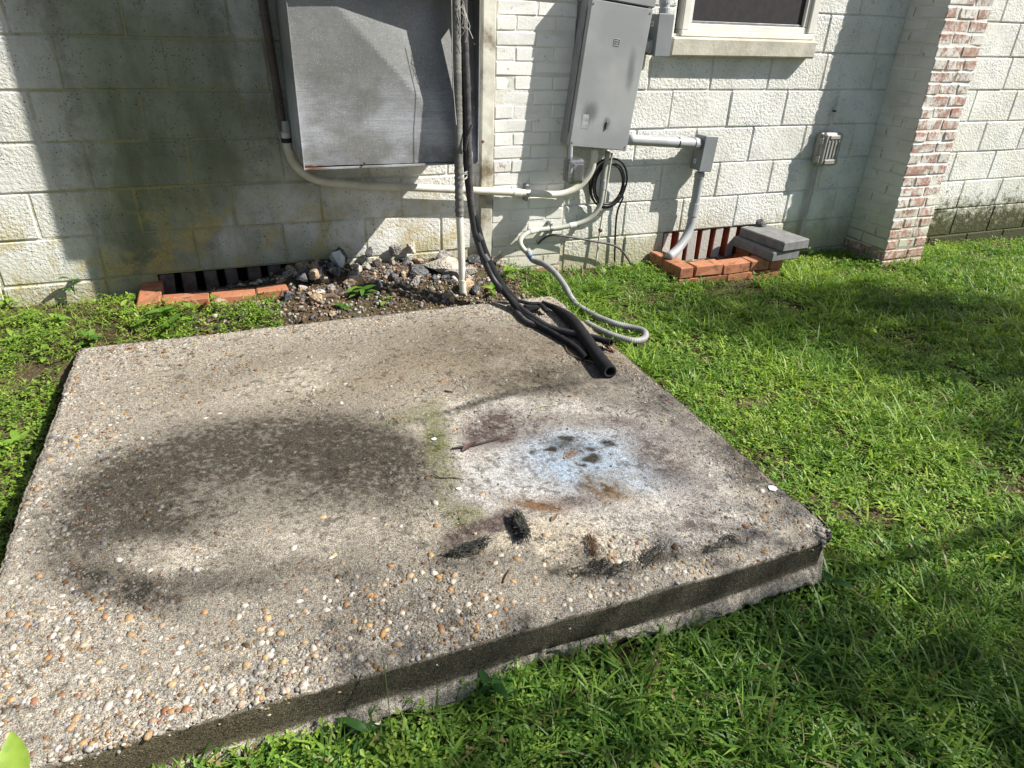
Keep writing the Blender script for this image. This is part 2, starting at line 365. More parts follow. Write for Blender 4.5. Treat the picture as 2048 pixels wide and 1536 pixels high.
def m_pebble():
    n = N('pebble'); c = n.crmp(n.rand(), [(0, (.58, .54, .47)), (.28, (.66, .64, .60)), (.42, (.50, .40, .27)), (.56, (.42, .23, .08)), (.68, (.55, .42, .24)), (.78, (.30, .12, .05)), (.88, (.60, .55, .46)), (1, (.42, .42, .43))])
    c = n.mix(n.ramp(n.noise(70, 4), .45, .75, 0, .6), c, (.20, .14, .08)); c = n.mix(n.ramp(n.noise(420, 3), .45, .7, 0, .6), c, (.12, .10, .08)); c = n.mix(1.0, c, (.80, .77, .73), 'MULTIPLY'); return n.fin(c, .6, n.bump(n.noise(160, 3), .25, .002), spec=.35)
def m_stone(name, a, b, scale=30, porous=False):
    n = N(name); c = n.mix(n.ramp(n.noise(scale, 5, .7), .35, .68), a, b)
    v = n.voro(95 if porous else 60); c = n.mix(n.ramp(v, .1, .3, .5 if porous else .25, 0), c, tuple(x*.3 for x in a))
    return n.fin(c, .9, n.bump(n.math('ADD', n.noise(scale*3, 5, .7), n.ramp(v, .0, .5)), .9, .008), spec=.15)
def m_clear(name):
    n = N(name); t = n.new('ShaderNodeBsdfTransparent'); t.inputs[0].default_value = (.93, .94, .95, 1); g = n.new('ShaderNodeBsdfGlossy'); g.inputs['Roughness'].default_value = .12; d = n.new('ShaderNodeBsdfDiffuse'); d.inputs[0].default_value = (.7, .72, .75, 1)
    fr = n.new('ShaderNodeFresnel'); fr.inputs[0].default_value = 1.5; a = n.new('ShaderNodeMixShader'); b = n.new('ShaderNodeMixShader'); n.lk(n.math('ADD', fr.outputs[0], .06), a.inputs[0]); n.lk(t.outputs[0], a.inputs[1]); n.lk(g.outputs[0], a.inputs[2]); b.inputs[0].default_value = .06; n.lk(a.outputs[0], b.inputs[1]); n.lk(d.outputs[0], b.inputs[2]); n.lk(b.outputs[0], n.o.inputs['Surface']); return n.m
def m_glass(name, col=(1, 1, 1), rough=.02, ior=1.45):
    n = N(name); n.fin(col, rough); n.p.inputs['Transmission Weight'].default_value = 1; n.p.inputs['IOR'].default_value = ior; return n.m
def m_dirt():
    n = N('soil'); c = n.mix(n.ramp(n.noise(9, 6, .7), .35, .7), (.045, .035, .02), (.11, .085, .05)); c = n.mix(n.ramp(n.noise(120, 4), .5, .75, 0, .6), c, (.22, .17, .12))
    c = n.mix(n.ramp(n.noise(3, 4), .4, .7, 0, .35), c, (.05, .065, .02))
    return n.fin(c, .95, n.bump(n.noise(60, 6, .7), .9, .015), spec=.1)
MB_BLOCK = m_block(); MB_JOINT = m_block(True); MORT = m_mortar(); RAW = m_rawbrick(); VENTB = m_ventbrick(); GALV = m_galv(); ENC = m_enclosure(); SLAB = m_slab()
PILB = m_brick('white_painted_brick', 0.0, (-.25, .16), low=.14); BUTB = m_brick('worn_painted_brick', .142, (-.21, -.12), (.68, .66, .61), sat=.95)
PVC_W = m_plain('sun_bleached_pvc', (.60, .58, .51), .45, .15, 9, dark=((.30, .28, .22), .35)); PVC_G = m_plain('grey_pvc', (.34, .355, .365), .4, .12, 10, dark=((.2, .2, .2), .3))
PVC_S = m_plain('aged_grey_pvc', (.37, .38, .34), .5, .15, 10, dark=((.2, .2, .16), .35)); JBOX = m_plain('grey_box_plastic', (.205, .22, .232), .45, .1, 8, bump=.1)
FLEX = m_plain('grey_flexible_conduit', (.25, .25, .25), .5, .2, 20, dark=((.10, .10, .09), .5)); FLEXB = m_plain('brown_flexible_conduit', (.115, .088, .072), .6, .2, 20)
FOAM = m_plain('black_foam_insulation', (.016, .016, .018), .85, .3, 25, bump=.6, bscale=160, spec=.15); RUBB = m_plain('black_rubber', (.022, .023, .027), .5, .3, 20, bump=.2); CABLE = m_plain('black_cable', (.014, .014, .016), .4, .3, 20)
FOAMG = m_plain('weathered_grey_foam', (.085, .08, .083), .95, .35, 30, bump=.8, bscale=140, spec=.1); WRAP = m_plain('grey_pipe_wrap', (.17, .17, .155), .85, .3, 12, bump=.5, bscale=90, dark=((.08, .08, .07), .5))
TRIM = m_plain('stained_white_trim', (.58, .57, .49), .75, .25, 9, bump=.4, bscale=40, dark=((.15, .11, .06), .95)); VINYL = m_plain('white_vinyl', (.72, .70, .64), .4, .1, 6, dark=((.50, .42, .30), .4))
SILL = m_plain('concrete_sill', (.50, .475, .40), .9, .22, 9, bump=.5, dark=((.25, .22, .14), .5)); SCREEN = m_plain('dark_window_screen', (.020, .018, .020), .7, .3, 30, bump=.3, bscale=300); 
PAVER = m_plain('grey_concrete_paver', (.17, .17, .17), .9, .18, 30, bump=.5, bscale=220, dark=((.10, .10, .10), .4)); STEEL = m_plain('dull_steel', (.32, .33, .34), .4, .2, 20, metal=.8); RUST = m_plain('rusty_metal', (.11, .045, .028), .9, .4, 30, bump=.4)
COPPER = m_plain('dull_copper', (.22, .12, .075), .5, .3, 30, metal=.5); THREAD = m_plain('frayed_white_thread', (.55, .54, .50), .95, .2, 20); BLUE = m_plain('blue_ring', (.05, .14, .42), .5, .1); WHITE = m_plain('white_sticker', (.7, .7, .7), .6, .1)
CLEAR = m_clear('clear_plastic'); PANE = m_glass('window_glass', (.75, .8, .8)); WOOD = m_plain('weathered_bark', (.12, .08, .055), .95, .4, 30, bump=.9, bscale=70); DARKIN = m_plain('dark_interior', (.01, .01, .01), .9, .1)
ROCK_T = m_stone('tan_rubble', (.26, .19, .12), (.46, .36, .25)); ROCK_D = m_stone('dark_slag', (.05, .052, .056), (.17, .175, .18), 24, True); ROCK_C = m_stone('broken_concrete', (.32, .29, .24), (.54, .50, .43), 20, True); ROCK_G = m_stone('grey_rubble', (.16, .15, .15), (.36, .34, .31)); ROCK_W = m_stone('white_chip', (.5, .5, .48), (.68, .68, .66))
CHAR = m_plain('blackened_plant_matter', (.030, .031, .025), .8, .6, 60, bump=.9, bscale=200); DRY = m_plain('dry_brown_litter', (.16, .10, .06), .9, .4, 40)
GRASSM = m_attr('grass_blade', .45, .42, .35); COVERM = m_attr('ground_cover_leaf', .5, .35, .3); LITTER = m_attr('leaf_litter', .9); GRAV = m_attr('gravel_attr', .9, bump=.6); PEBA = m_attr('small_pebbles', .6, bump=.2); PEB = m_pebble()
LEAF_A = m_leaf('weed_leaf', (.06, .16, .025), (.13, .25, .04)); LEAF_Y = m_leaf('pale_weed_leaf', (.14, .27, .035), (.25, .37, .055)); LEAF_D = m_leaf('dark_weed_leaf', (.035, .11, .028), (.06, .15, .035)); STEM = m_plain('green_stem', (.09, .13, .035), .6, .2); BARK = m_plain('tree_bark', (.11, .085, .06), .95, .4, 12, bump=.9, bscale=30); CROWN = m_leaf('tree_leaf', (.03, .08, .015), (.06, .13, .03), .3)

# ------------------------------------------------------------------ ground
def gz(x, y):
    x = np.asarray(x, float); y = np.asarray(y, float)
    z = -.10-.03*np.clip(x, -1, 7)-.03*np.clip(-y, 0, 4)
    rub = np.exp(-(((x-1.62)/.62)**2)**2)*np.clip(1-np.clip(-y-.34, 0, 1)/.36, 0, 1)*.115        # heap of rubble behind the slab
    lw = .06*np.exp(-((x-.62)/.55)**4-((y+.36)/.24)**4)+.05*((x > .40) & (x < 1.3) & (y > -.20) & (y < 0))*sstep(.45, .85, x)*sstep(1.5, 1.1, x)
    lw = lw-.06*np.exp(-((x-.08)/.13)**4)*sstep(-.62, -.85, y)*sstep(-3.2, -2.6, y)
    return z+rub+lw+.012*(fbm(x*4, y*4, 3)-.5)+.01*(fbm(x*17, y*17, 5, 2)-.5)
SL_X0, SL_X1, SL_Y0, SL_Y1, SL_Z = .163, 2.228, -.622, -2.52, -.07
def in_slab(x, y, m=0.0): return (x > SL_X0-m) & (x < SL_X1+m) & (y < SL_Y0+m) & (y > SL_Y1-m)
gx = np.r_[[-60, -20, -6, -2.5], np.linspace(-1.2, 7.8, 260), [9, 11, 20, 60]]; gy = np.r_[[-60, -20, -8, -5], np.linspace(-4, .25, 150), [2, 20, 60]]
XX, YY = np.meshgrid(gx, gy); nx_, ny_ = len(gx), len(gy)
I = np.arange(nx_*ny_).reshape(ny_, nx_); Q = np.stack([I[:-1, :-1], I[:-1, 1:], I[1:, 1:], I[1:, :-1]], -1).reshape(-1, 4)
put(link('ground', fastmesh('ground', np.stack([XX, YY, gz(XX, YY)], -1).reshape(-1, 3), Q, mat=m_dirt(), smooth=True)), kind='structure')

# ------------------------------------------------------------------ block wall
H = .2032; L = .4064; JT = .006
WALL_X0, WALL_X1 = -1.6, 8.0
wall = thing('block_wall', (2.0, 0, -.45), 'white painted concrete block wall with mildew and shallow mortar joints', 'wall')
PIL = (2.125, 2.556); WIN = (3.155, 4.075, 1.095, 2.03)
VENTS = ((.43, 1.28), (3.27, 4.05))
def wall_holes(z0, z1, vents=True):
    h = [PIL]
    if z1 > WIN[2]+.01 and z0 < WIN[3]: h.append((WIN[0], WIN[1]))
    if vents and z0 < -.01 and z1 > -.203: h += list(VENTS)
    return h
def cut(a, b, holes):
    segs = [(a, b)]
    for h0, h1 in holes:
        s2 = []
        for s0, s1 in segs:
            if h1 <= s0 or h0 >= s1: s2.append((s0, s1))
            else:
                if h0-s0 > .03: s2.append((s0, h0-.004))
                if s1-h1 > .03: s2.append((h1+.004, s1))
        segs = s2
    return segs
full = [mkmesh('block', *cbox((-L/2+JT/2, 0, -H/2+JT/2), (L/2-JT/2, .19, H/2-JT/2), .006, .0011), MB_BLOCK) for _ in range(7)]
# mortar body sits 6 mm behind the block faces, with the same openings
mm = MB()
for z0, z1 in ((-.6, -.2032), (-.2032, -.0), (0, WIN[2]), (WIN[2], WIN[3]), (WIN[3], 2.438)):
    for s0, s1 in cut(WALL_X0, WALL_X1, wall_holes(z0+.001, z1-.001)): mm.box((s0, .0042 if s0 < 2 else .0072, z0), (s1, .185, z1), 0)
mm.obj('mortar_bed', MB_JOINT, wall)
for r in range(-2, 12):
    z0 = r*H; off = {0: .21, 1: 0.0, 2: .25, 3: .10, 4: .235, 5: .10}.get(r, .203*(r % 2)); k0 = int(math.floor((WALL_X0-off)/L))
    offR = {3: .0, 2: .5, 1: 0.0, 4: .6, 0: .45}.get(r, .5*(r % 2))*L+3.191
    for region in ((WALL_X0, PIL[0], off), (PIL[1], WALL_X1, offR)):
        k = int(math.floor((region[0]-region[2])/L))
        while True:
            a = region[2]+k*L; k += 1
            if a >= region[1]: break
            b = a+L; a2 = max(a, region[0]); b2 = min(b, region[1])
            if b2-a2 < .05: continue
            h = wall_holes(z0+.001, z0+H-.001); zt = z0+H
            if z0 < WIN[2] < z0+H-.01 and False: pass
            for s0, s1 in cut(a2, b2, h):
                dy = float(RNG.normal(0, .0012))
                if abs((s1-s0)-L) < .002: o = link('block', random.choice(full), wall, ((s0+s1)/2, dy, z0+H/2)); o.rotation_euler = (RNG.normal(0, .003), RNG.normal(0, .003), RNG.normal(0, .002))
                elif s1-s0 > .04:
                    c = (s0+s1)/2; w = (s1-s0)/2-JT/2
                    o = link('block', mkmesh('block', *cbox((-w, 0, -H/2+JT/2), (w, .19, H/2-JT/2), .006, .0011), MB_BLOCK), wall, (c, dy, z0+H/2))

# ------------------------------------------------------------------ brick pilaster, trim board
BH = .0677
def brick_mesh(w, d, h, mat, ch=.005, jit=.0015): return mkmesh('brick', *cbox((-w/2, -d/2, -h/2), (w/2, d/2, h/2), ch, jit), mat)
pil = thing('brick_pilaster', (2.34, 0, -.35), 'strip of white painted brickwork between the trim board and the grey panel', 'brickwork')
MB().box((PIL[0]+.002, -.0108, -.5), (PIL[1]-.002, .18, 2.438), 0).obj('mortar_bed', MORT, pil)
pm = {}
def pbrick(w):
    k = round(w, 3)
    if k not in pm: pm[k] = [brick_mesh(w, .09, BH-.007, PILB, .0035, .0014) for _ in range(5)]
    return random.choice(pm[k])
for r in range(-6, 36):
    z = r*BH+BH/2; wd = PIL[1]-PIL[0]
    xs = [0, .213, wd] if r % 2 else [0, .105, .32, wd]
    for a, b in zip(xs[:-1], xs[1:]):
        w = b-a-.007; o = link('brick', pbrick(w), pil, (PIL[0]+(a+b)/2+RNG.normal(0, .001), .031+RNG.normal(0, .0012), z+RNG.normal(0, .0012))); o.rotation_euler = (0, RNG.normal(0, .005), 0)
tb = MB(); tx0, tx1 = 2.052, 2.118
tb.box((tx0, -.030, -.06), (tx1, -.001, 2.42), .003); put(tb.obj('trim_board', TRIM), 'stained white vertical trim board beside the metal duct', 'board')

# ------------------------------------------------------------------ brick buttress
but = thing('brick_buttress', (4.97, -.15, -.35), 'brick buttress with peeling white paint showing red brick on its front', 'buttress')
BX0, BX1 = 4.785, 5.145
def bd(z): return .335-.060*z/1.3
V, F_ = [], []
for z in (-.45, 2.438):
    d = bd(z)-.005; V += [(BX0+.005, -d, z), (BX1-.005, -d, z), (BX1-.005, .002, z), (BX0+.005, .002, z)]
link('mortar_bed', mkmesh('mortar_bed', V, [(0, 1, 5, 4), (1, 2, 6, 5), (2, 3, 7, 6), (3, 0, 4, 7), (4, 5, 6, 7)], MORT), but)
for r in range(-6, 36):
    z = r*BH+BH/2; d = bd(z); hh = BH-.010; yf = -d
    cells = []
    if r % 2: cells = [(BX0, BX0+.205, yf, yf+.10), (BX0+.215, BX1, yf, yf+.10), (BX0, BX0+.10, yf+.11, -.003), (BX1-.10, BX1, yf+.11, -.003)]
    else: cells = [(BX0, BX0+.10, yf, yf+.205), (BX0+.11, BX1-.11, yf, yf+.10), (BX1-.10, BX1, yf, yf+.205), (BX0, BX0+.10, yf+.215, -.003), (BX1-.10, BX1, yf+.215, -.003)]
    for x0, x1, y0, y1 in cells:
        if y1-y0 < .03: continue
        o = link('brick', brick_mesh(x1-x0, y1-y0, hh, BUTB, .005, .0018), but, ((x0+x1)/2+RNG.normal(0, .0012), (y0+y1)/2+RNG.normal(0, .0015), z+RNG.normal(0, .001))); o.rotation_euler = (0, 0, RNG.normal(0, .004))

# ------------------------------------------------------------------ foundation vents and their brick wells
def vent(x0, x1, label, mat):
    t = thing('foundation_vent', ((x0+x1)/2, 0, -.21), label, 'vent', 'vents in the foot of the block wall')
    MB().box((x0+.002, .12, -.45), (x1-.002, .184, -.002), 0).obj('vent_back', DARKIN, t)
    MB().box((x0+.002, .0, -.44), (x1-.002, .119, -.205), .004).obj('vent_ledge', RAW, t)
    me = [brick_mesh(.058, .095, .196, mat, .004, .0015) for _ in range(4)]
    x = x0+.03
    while x < x1-.02:
        o = link('brick', random.choice(me), t, (x+RNG.normal(0, .002), .055, -.103)); o.rotation_euler = (0, RNG.normal(0, .02), RNG.normal(0, .05)); x += .099
vent(*VENTS[0], 'row of upright bricks half buried by rubble under the metal duct', m_plain('grimy_brick', (.10, .075, .06), .95, .4, 25, bump=.5))
vent(*VENTS[1], 'row of upright white-faced bricks with dark slots behind the grey pavers', VENTB)
def well(name, x0, x1, yf, top, rows, label, longf):
    t = thing('brick_well', ((x0+x1)/2, yf/2, top-.2), label, 'brick edging', 'brick wells in front of the foundation vents'); bw = .098
    mo = MB(); h = .064
    for r in range(rows):
        z = top-h*(r+.5)-.004*r; o2 = .1 if r % 2 else 0
        mo.box((x0+.006, yf+.006, z-h/2-.004), (x1-.006, yf+bw-.006, z+h/2-.012), 0) if r else None
        ys = [yf, yf+.2, -.004] if r % 2 == 0 else [yf+bw+.004, yf+bw+.16, -.004]
        for a, b in zip(ys[:-1], ys[1:]):
            if b-a < .03: continue
            for xx in ((x0,) if longf else (x0, x1-bw)):
                o = link('brick', brick_mesh(bw, b-a-.006, h, RAW, .005, .0026), t, (xx+bw/2, (a+b)/2, z)); o.rotation_euler = (RNG.normal(0, .01), RNG.normal(0, .01), RNG.normal(0, .012))
        a = x0+(bw+.006 if r % 2 == 0 else 0); end = x1-(0 if longf else (bw+.006 if r % 2 == 0 else 0))
        first = True
        while a < end-.03:
            b = min(end, a+(.2 if not (first and r % 2) else .15)); first = False
            o = link('brick', brick_mesh(b-a-(.003 if longf else .007), bw, h, RAW, .005, .0026), t, ((a+b)/2, yf+bw/2+RNG.normal(0, .002), z+RNG.normal(0, .001))); o.rotation_euler = (RNG.normal(0, .012), RNG.normal(0, .008), RNG.normal(0, .012)); a = b
    mo.obj('mortar_bed', MORT, t)
well('r', 3.175, 3.93, -.35, -.11, 3, 'square red brick well below the conduit elbow with grey pavers on it', False)
well('l', .35, 1.0, -.30, -.030, 2, 'low red brick edging with dry litter on it beside the weeds', True)
def paver(z, rz, cx, cy, label, l=.36, w=.222):
    o = link('concrete_paver', mkmesh('concrete_paver', *cbox((-w/2, -l/2, -.0305), (w/2, l/2, .0305), .006, .001), PAVER), None, (cx, cy, z)); o.rotation_euler = (0, 0, rz); put(o, label, 'paver', 'grey concrete pavers stacked on the brick well')
paver(-.0785, math.radians(3), 3.885, -.215, 'grey concrete paver lying directly on the red brick well')
paver(-.0165, math.radians(6), 3.93, -.225, 'grey concrete paver on top of another paver, with a dark stone at its end')

# ------------------------------------------------------------------ stones
def stone_mesh(mat, seed, sub=2, rough=.32, sq=.0):
    bm = bmesh.new(); bmesh.ops.create_icosphere(bm, subdivisions=sub, radius=1); r = random.Random(seed)
    pl = [Vector((r.gauss(0, 1), r.gauss(0, 1), r.gauss(0, 1))).normalized() for _ in range(8)]; dd = [r.uniform(.38, .8) for _ in pl]
    for v in bm.verts:
        for p, d in zip(pl, dd):
            t = v.co.dot(p)
            if t > d: v.co -= p*(t-d)
        v.co *= 1+r.uniform(-rough, rough)*.10
    me = bpy.data.meshes.new('stone'); bm.to_mesh(me); bm.free(); me.materials.append(mat); return me
STN = {k: [stone_mesh(m, i*7+j, 2) for j in range(4)] for i, (k, m) in enumerate({'t': ROCK_T, 'd': ROCK_D, 'g': ROCK_G, 'c': ROCK_C}.items())}
def stone(kind, x, y, z, sx, sy, sz, label, group=None, name='stone'):
    o = link(name, random.choice(STN[kind]), None, (x, y, z)); o.scale = (sx, sy, sz); o.rotation_euler = (RNG.uniform(-.5, .5), RNG.uniform(-.5, .5), RNG.uniform(0, 6.3)); return put(o, label, 'stone', group)
p = wp(1523, 448, -.07); stone('d', p[0], -.075, .034, .042, .034, .034, 'dark porous stone on the end of the upper grey paver')

# ------------------------------------------------------------------ window
win = thing('window', ((WIN[0]+WIN[1])/2, 0, 1.0), 'white framed window with dark screen above a concrete sill', 'window')
sl = MB(); a = wp(1342, 112, -.055); b = wp(1628, 117, -.055)
sl.box((a[0], -.058, a[2]), (b[0], .10, wp(1350, 73, -.058)[2]), .008, .003); sill_top = wp(1350, 73, -.058)[2]; sl.obj('sill', SILL, win)
fz = sill_top+.002; x0, x1 = wp(1362, 60, 0)[0], wp(1629, 60, 0)[0]; ft = 2.02
fr = MB()
fr.box((x0, -.010, fz), (x1, .06, fz+.030), .004); fr.box((x0, -.008, fz+.031), (x0+.045, .06, ft), .004); fr.box((x1-.05, -.008, fz+.031), (x1, .06, ft), .004); fr.box((x0+.046, -.008, ft-.045), (x1-.051, .06, ft), .004)
fro = fr.obj('frame', VINYL, win)
sa = MB(); sx0, sx1 = x0+.046, x1-.052
sa.box((sx0, .004, fz+.031), (sx1, .045, fz+.062), .003); sa.box((sx0, .006, fz+.063), (sx0+.022, .045, ft-.05), .003); sa.box((sx1-.03, .006, fz+.063), (sx1, .045, ft-.05), .003)
sao = sa.obj('sash', VINYL, win)
MB().box((sx0+.023, .018, fz+.063), (sx1-.031, .021, fz+.075), .001).obj('screen_frame', STEEL, sao)
MB().box((sx0+.023, .024, fz+.063), (sx1-.031, .026, ft-.05), 0).obj('insect_screen', SCREEN, sao)
MB().box((sx0+.023, .034, fz+.063), (sx1-.031, .038, ft-.05), 0).obj('pane', PANE, sao)
MB().box((x0+.01, .10, fz), (x1-.01, .18, ft), 0).obj('dark_room', DARKIN, win)

# ------------------------------------------------------------------ metal duct
DY = -.50; DX0 = 1.110; DX1 = 1.868; DZ0 = .562; DZ1 = 1.24
duct = thing('metal_duct', ((DX0+DX1)/2, DY/2, DZ0), 'big speckled galvanised sheet metal duct box on the block wall', 'duct')
d = MB(); y = DY
d.add([(DX0, 0, DZ0), (DX0, y, DZ0), (DX0, y, DZ1), (DX0, 0, DZ1), (DX0+.003, 0, DZ0), (DX0+.003, y, DZ0), (DX0+.003, y, DZ1), (DX0+.003, 0, DZ1)], [(0, 1, 2, 3), (7, 6, 5, 4), (0, 4, 5, 1), (1, 5, 6, 2)])
d.box((DX1-.003, y, DZ0), (DX1, 0, DZ1), 0); d.box((DX0+.003, y, DZ0), (DX1-.003, 0, DZ0+.003), 0); d.box((DX0, y, DZ1-.003), (DX1, 0, DZ1), 0)
sh = d.obj('duct_shell', GALV, duct)
# front sheet with a bent crease running from top middle to the right side
c1 = wp(672, 12, DY); c2 = wp(905, 268, DY); dirn = np.array([c2[0]-c1[0], c2[2]-c1[2]]); dirn /= np.linalg.norm(dirn); nrm = np.array([-dirn[1], dirn[0]])*-1
nrm = nrm if nrm@np.array([1, 1]) > 0 else -nrm
gxn, gzn = 60, 50; V = []
for j in range(gzn+1):
    for i in range(gxn+1):
        X = DX0+.004+(DX1-DX0-.008)*i/gxn; Z = DZ0+.004+(DZ1-DZ0-.008)*j/gzn
        s = (X-c1[0])*nrm[0]+(Z-c1[2])*nrm[1]; yy = DY-.004+max(s, 0)*.17+.004*(fbm(X*5, Z*5, 9)-.5)+max(-s, 0)*.07
        V.append((X, yy, Z))
F_ = [(j*(gxn+1)+i, j*(gxn+1)+i+1, (j+1)*(gxn+1)+i+1, (j+1)*(gxn+1)+i) for j in range(gzn) for i in range(gxn)]
fsh = link('front_sheet', mkmesh('front_sheet', V, F_, GALV, False), duct)
lp = MB(); lp.box((DX0-.002, DY-.004, DZ0-.006), (DX1+.001, DY+.028, DZ0+.003), .001); lp.box((DX1-.004, DY-.014, DZ0+.004), (DX1+.001, DY+.03, DZ1), .001); lp.box((DX0-.001, DY-.002, DZ0+.004), (DX0+.002, DY+.02, DZ1), .0005)
lp.obj('edge_lip', GALV, duct)
hd = MB(); hd.add([(DX0-.002, 0, 1.243), (DX1+.01, 0, 1.232), (DX1+.01, DY-.054, 1.232), (DX0-.002, DY-.038, 1.247), (DX0-.002, 0, 2.55), (DX1+.01, 0, 2.55), (DX1+.01, DY-.054, 2.55), (DX0-.002, DY-.038, 2.55)], [(3, 2, 1, 0), (4, 5, 6, 7), (0, 1, 5, 4), (1, 2, 6, 5), (2, 3, 7, 6), (3, 0, 4, 7)])
hd.obj('upper_hood', GALV, duct)
for px, py in ((728, 326), (940, 322), (947, 88), (946, 216)):
    q = wp(px, py, DY-.004); MB().tube([q, q+[0, -.012, 0]], [.004, .0035], 8).obj('screw', RUST, fsh)
q = wp(966, 283, -.034); MB().tube([q+[0, .003, 0], q+[0, -.006, 0], q+[-.012, -.02, .001]], [.007, .006, .005], 8).obj('bolt', RUST, None); put(bpy.data.objects['bolt'], 'rusty bolt sticking out of the white trim board', 'bolt')

# ------------------------------------------------------------------ drain pipe with grey wrap
PY = -.552
top = wp(911, 0, PY); foot = wp(926, 584, PY); mid = wp(919, 432, PY); up = top+(top-mid)*.9
dp = thing('drain_pipe', foot, 'vertical white drain pipe, wrapped grey above, standing on the rubble by the slab', 'pipe')
MB().tube([mid+(top-mid)*.02, foot], .0165, 16).obj('pipe', PVC_W, dp)
ps = resample(np.array([up, mid]), .006); rr = .0195+.0012*np.sin(np.arange(len(ps))*1.3)*(np.arange(len(ps)) > len(ps)*.86)+.0006*RNG.normal(0, 1, len(ps)); MB().tube(ps, rr, 16).obj('pipe_wrap', WRAP, dp, True)
c = foot+(mid-foot)*.16; MB().add(*ring(c, mid-foot, .0185, .012)).obj('coupling', PVC_W, dp)

# ------------------------------------------------------------------ refrigerant lines
ZT = SL_Z+.002
ls = thing('refrigerant_lines', gp(1010, 600, -.03), 'bundle of cut black insulated refrigerant lines draped onto the slab', 'pipes')
A = [wp(930, -260, DY-.042), wp(927, 0, DY-.042), wp(934, 180, DY-.042), wp(938, 330, DY-.042), wp(944, 420, PY+.016), wp(958, 490, PY+.012), wp(980, 545, PY-.03), wp(1006, 580, PY-.05)]
slabr = lambda x, y, r: gp(x, y, ZT+r)
a1 = A[:6]; ps = resample(spline(a1, 8), .008); MB().tube(ps, .0155+.0012*RNG.normal(0, 1, len(ps)).clip(-1.2, 1.2)*.6, 12).obj('insulation', FOAMG, ls, True)
a2 = [wp(918, -250, DY-.016), wp(919, 0, DY-.016), wp(926, 200, DY-.016), wp(933, 335, DY-.024)]+[wp(943, 425, PY+.012), wp(951, 470, PY+.006), wp(968, 520, PY-.02), wp(992, 566, PY-.06)]+[slabr(1030, 606, .03), slabr(1062, 632, .022), slabr(1100, 655, .016), slabr(1150, 668, .018), slabr(1190, 676, .03), slabr(1218, 684, .036)]  # upper run hidden behind the pipe, added to fill out the shadow on the duct
ps = resample(spline(a2, 8), .008); MB().tube(ps, .0145, 12).obj('rubber_line', RUBB, ls, True)
e = ps[-1]-ps[-3]; e /= np.linalg.norm(e); MB().tube([ps[-1]-e*.012, ps[-1]+e*.012], [.0145, .016], 12, hole=.7).obj('cut_end', CABLE, ls)
a3 = [wp(948, 430, PY+.02), wp(964, 490, PY+.01), wp(985, 540, PY-.025), wp(1004, 572, PY-.06), slabr(1028, 600, .02)]
ps = resample(spline(a3, 8), .008); MB().tube(ps, .0195, 12).obj('insulation', FOAM, ls, True)
# wide foam sleeve: split and curled at its start, open at its end
a4 = [slabr(1086, 606, .012), slabr(1112, 618, .02), slabr(1142, 640, .024), slabr(1166, 670, .025), slabr(1188, 702, .026), slabr(1206, 726, .027), slabr(1220, 744, .027)]
ps = resample(spline(a4, 8), .008); k = np.linspace(0, 1, len(ps)); MB().tube(ps, .012+.0155*sstep(0, .35, k), 16, hole=.62).obj('foam_sleeve', FOAM, ls, True)
a8 = [wp(996, 566, PY-.05), slabr(1036, 618, .02), slabr(1070, 646, .014), slabr(1108, 668, .013), slabr(1150, 694, .012), slabr(1172, 716, .012)]
ps = resample(spline(a8, 8), .008); MB().tube(ps, .0135+.0006*RNG.normal(0, 1, len(ps)), 10, hole=.6).obj('insulation', FOAM, ls, True)
fw = MB()
for i in range(7):
    b0 = slabr(1212+RNG.uniform(-4, 6), 686+RNG.uniform(-4, 4), .03); fw.tube(resample(spline([b0, b0+[RNG.uniform(.005, .02), RNG.uniform(-.02, 0), -.008], b0+[RNG.uniform(.015, .045), RNG.uniform(-.05, -.01), -.026]], 5), .006), .0012, 5)
fw.obj('frayed_wire', COPPER, ls)
a5 = [slabr(1024, 606, .02), slabr(1034, 622, .012), slabr(1050, 640, .011), slabr(1074, 651, .011), slabr(1104, 656, .012)]
ps = resample(spline(a5, 8), .008); MB().tube(ps, .0115, 10).obj('insulation', FOAMG, ls, True)
a6 = [slabr(1030, 600, .03), slabr(1060, 607, .03), slabr(1080, 608, .03), slabr(1094, 622, .02)]
ps = resample(spline(a6, 8), .008); MB().tube(ps, .013, 10, flat=.6).obj('torn_foam', FOAM, ls, True)
MB().box(*[tuple(v) for v in (slabr(1058, 618, .02)+[-.02, -.01, -.01], slabr(1058, 618, .02)+[.05, .03, .012])], .004, .004).obj('torn_foam', FOAM, ls)
a7 = [slabr(1118, 656, .008), slabr(1128, 676, .004), slabr(1134, 700, .003), slabr(1155, 715, .003), slabr(1192, 726, .006)]
ps = resample(spline(a7, 8), .01); MB().tube(ps, .0026, 6).obj('control_wire', COPPER, ls, True)
ps = [slabr(1206, 687, .012), slabr(1228, 704, .004)]; MB().tube(ps, .0055, 8).obj('copper_stub', COPPER, ls)
for (x, y, s) in ((934, 170, .017), (952, 468, .022), (966, 512, .023), (996, 570, .024)):
    q = wp(x, y, DY-.02 if y < 300 else PY+.008 if y < 500 else PY-.03); q2 = wp(x+3+5*(y > 400), y+12, DY-.02 if y < 300 else PY+.004 if y < 500 else PY-.045); MB().tube([q, q2], s, 12).obj('tape_band', RUBB, ls)
th = MB()
for i in range(9):
    b0 = wp(922+RNG.uniform(-3, 5), RNG.uniform(-5, 20), PY-.03); pts = [b0]
    for j in range(4): pts.append(pts[-1]+[RNG.normal(.003, .010), RNG.normal(0, .005), -RNG.uniform(.012, .035)])
    th.tube(resample(spline(pts, 5), .006), .0009, 4)
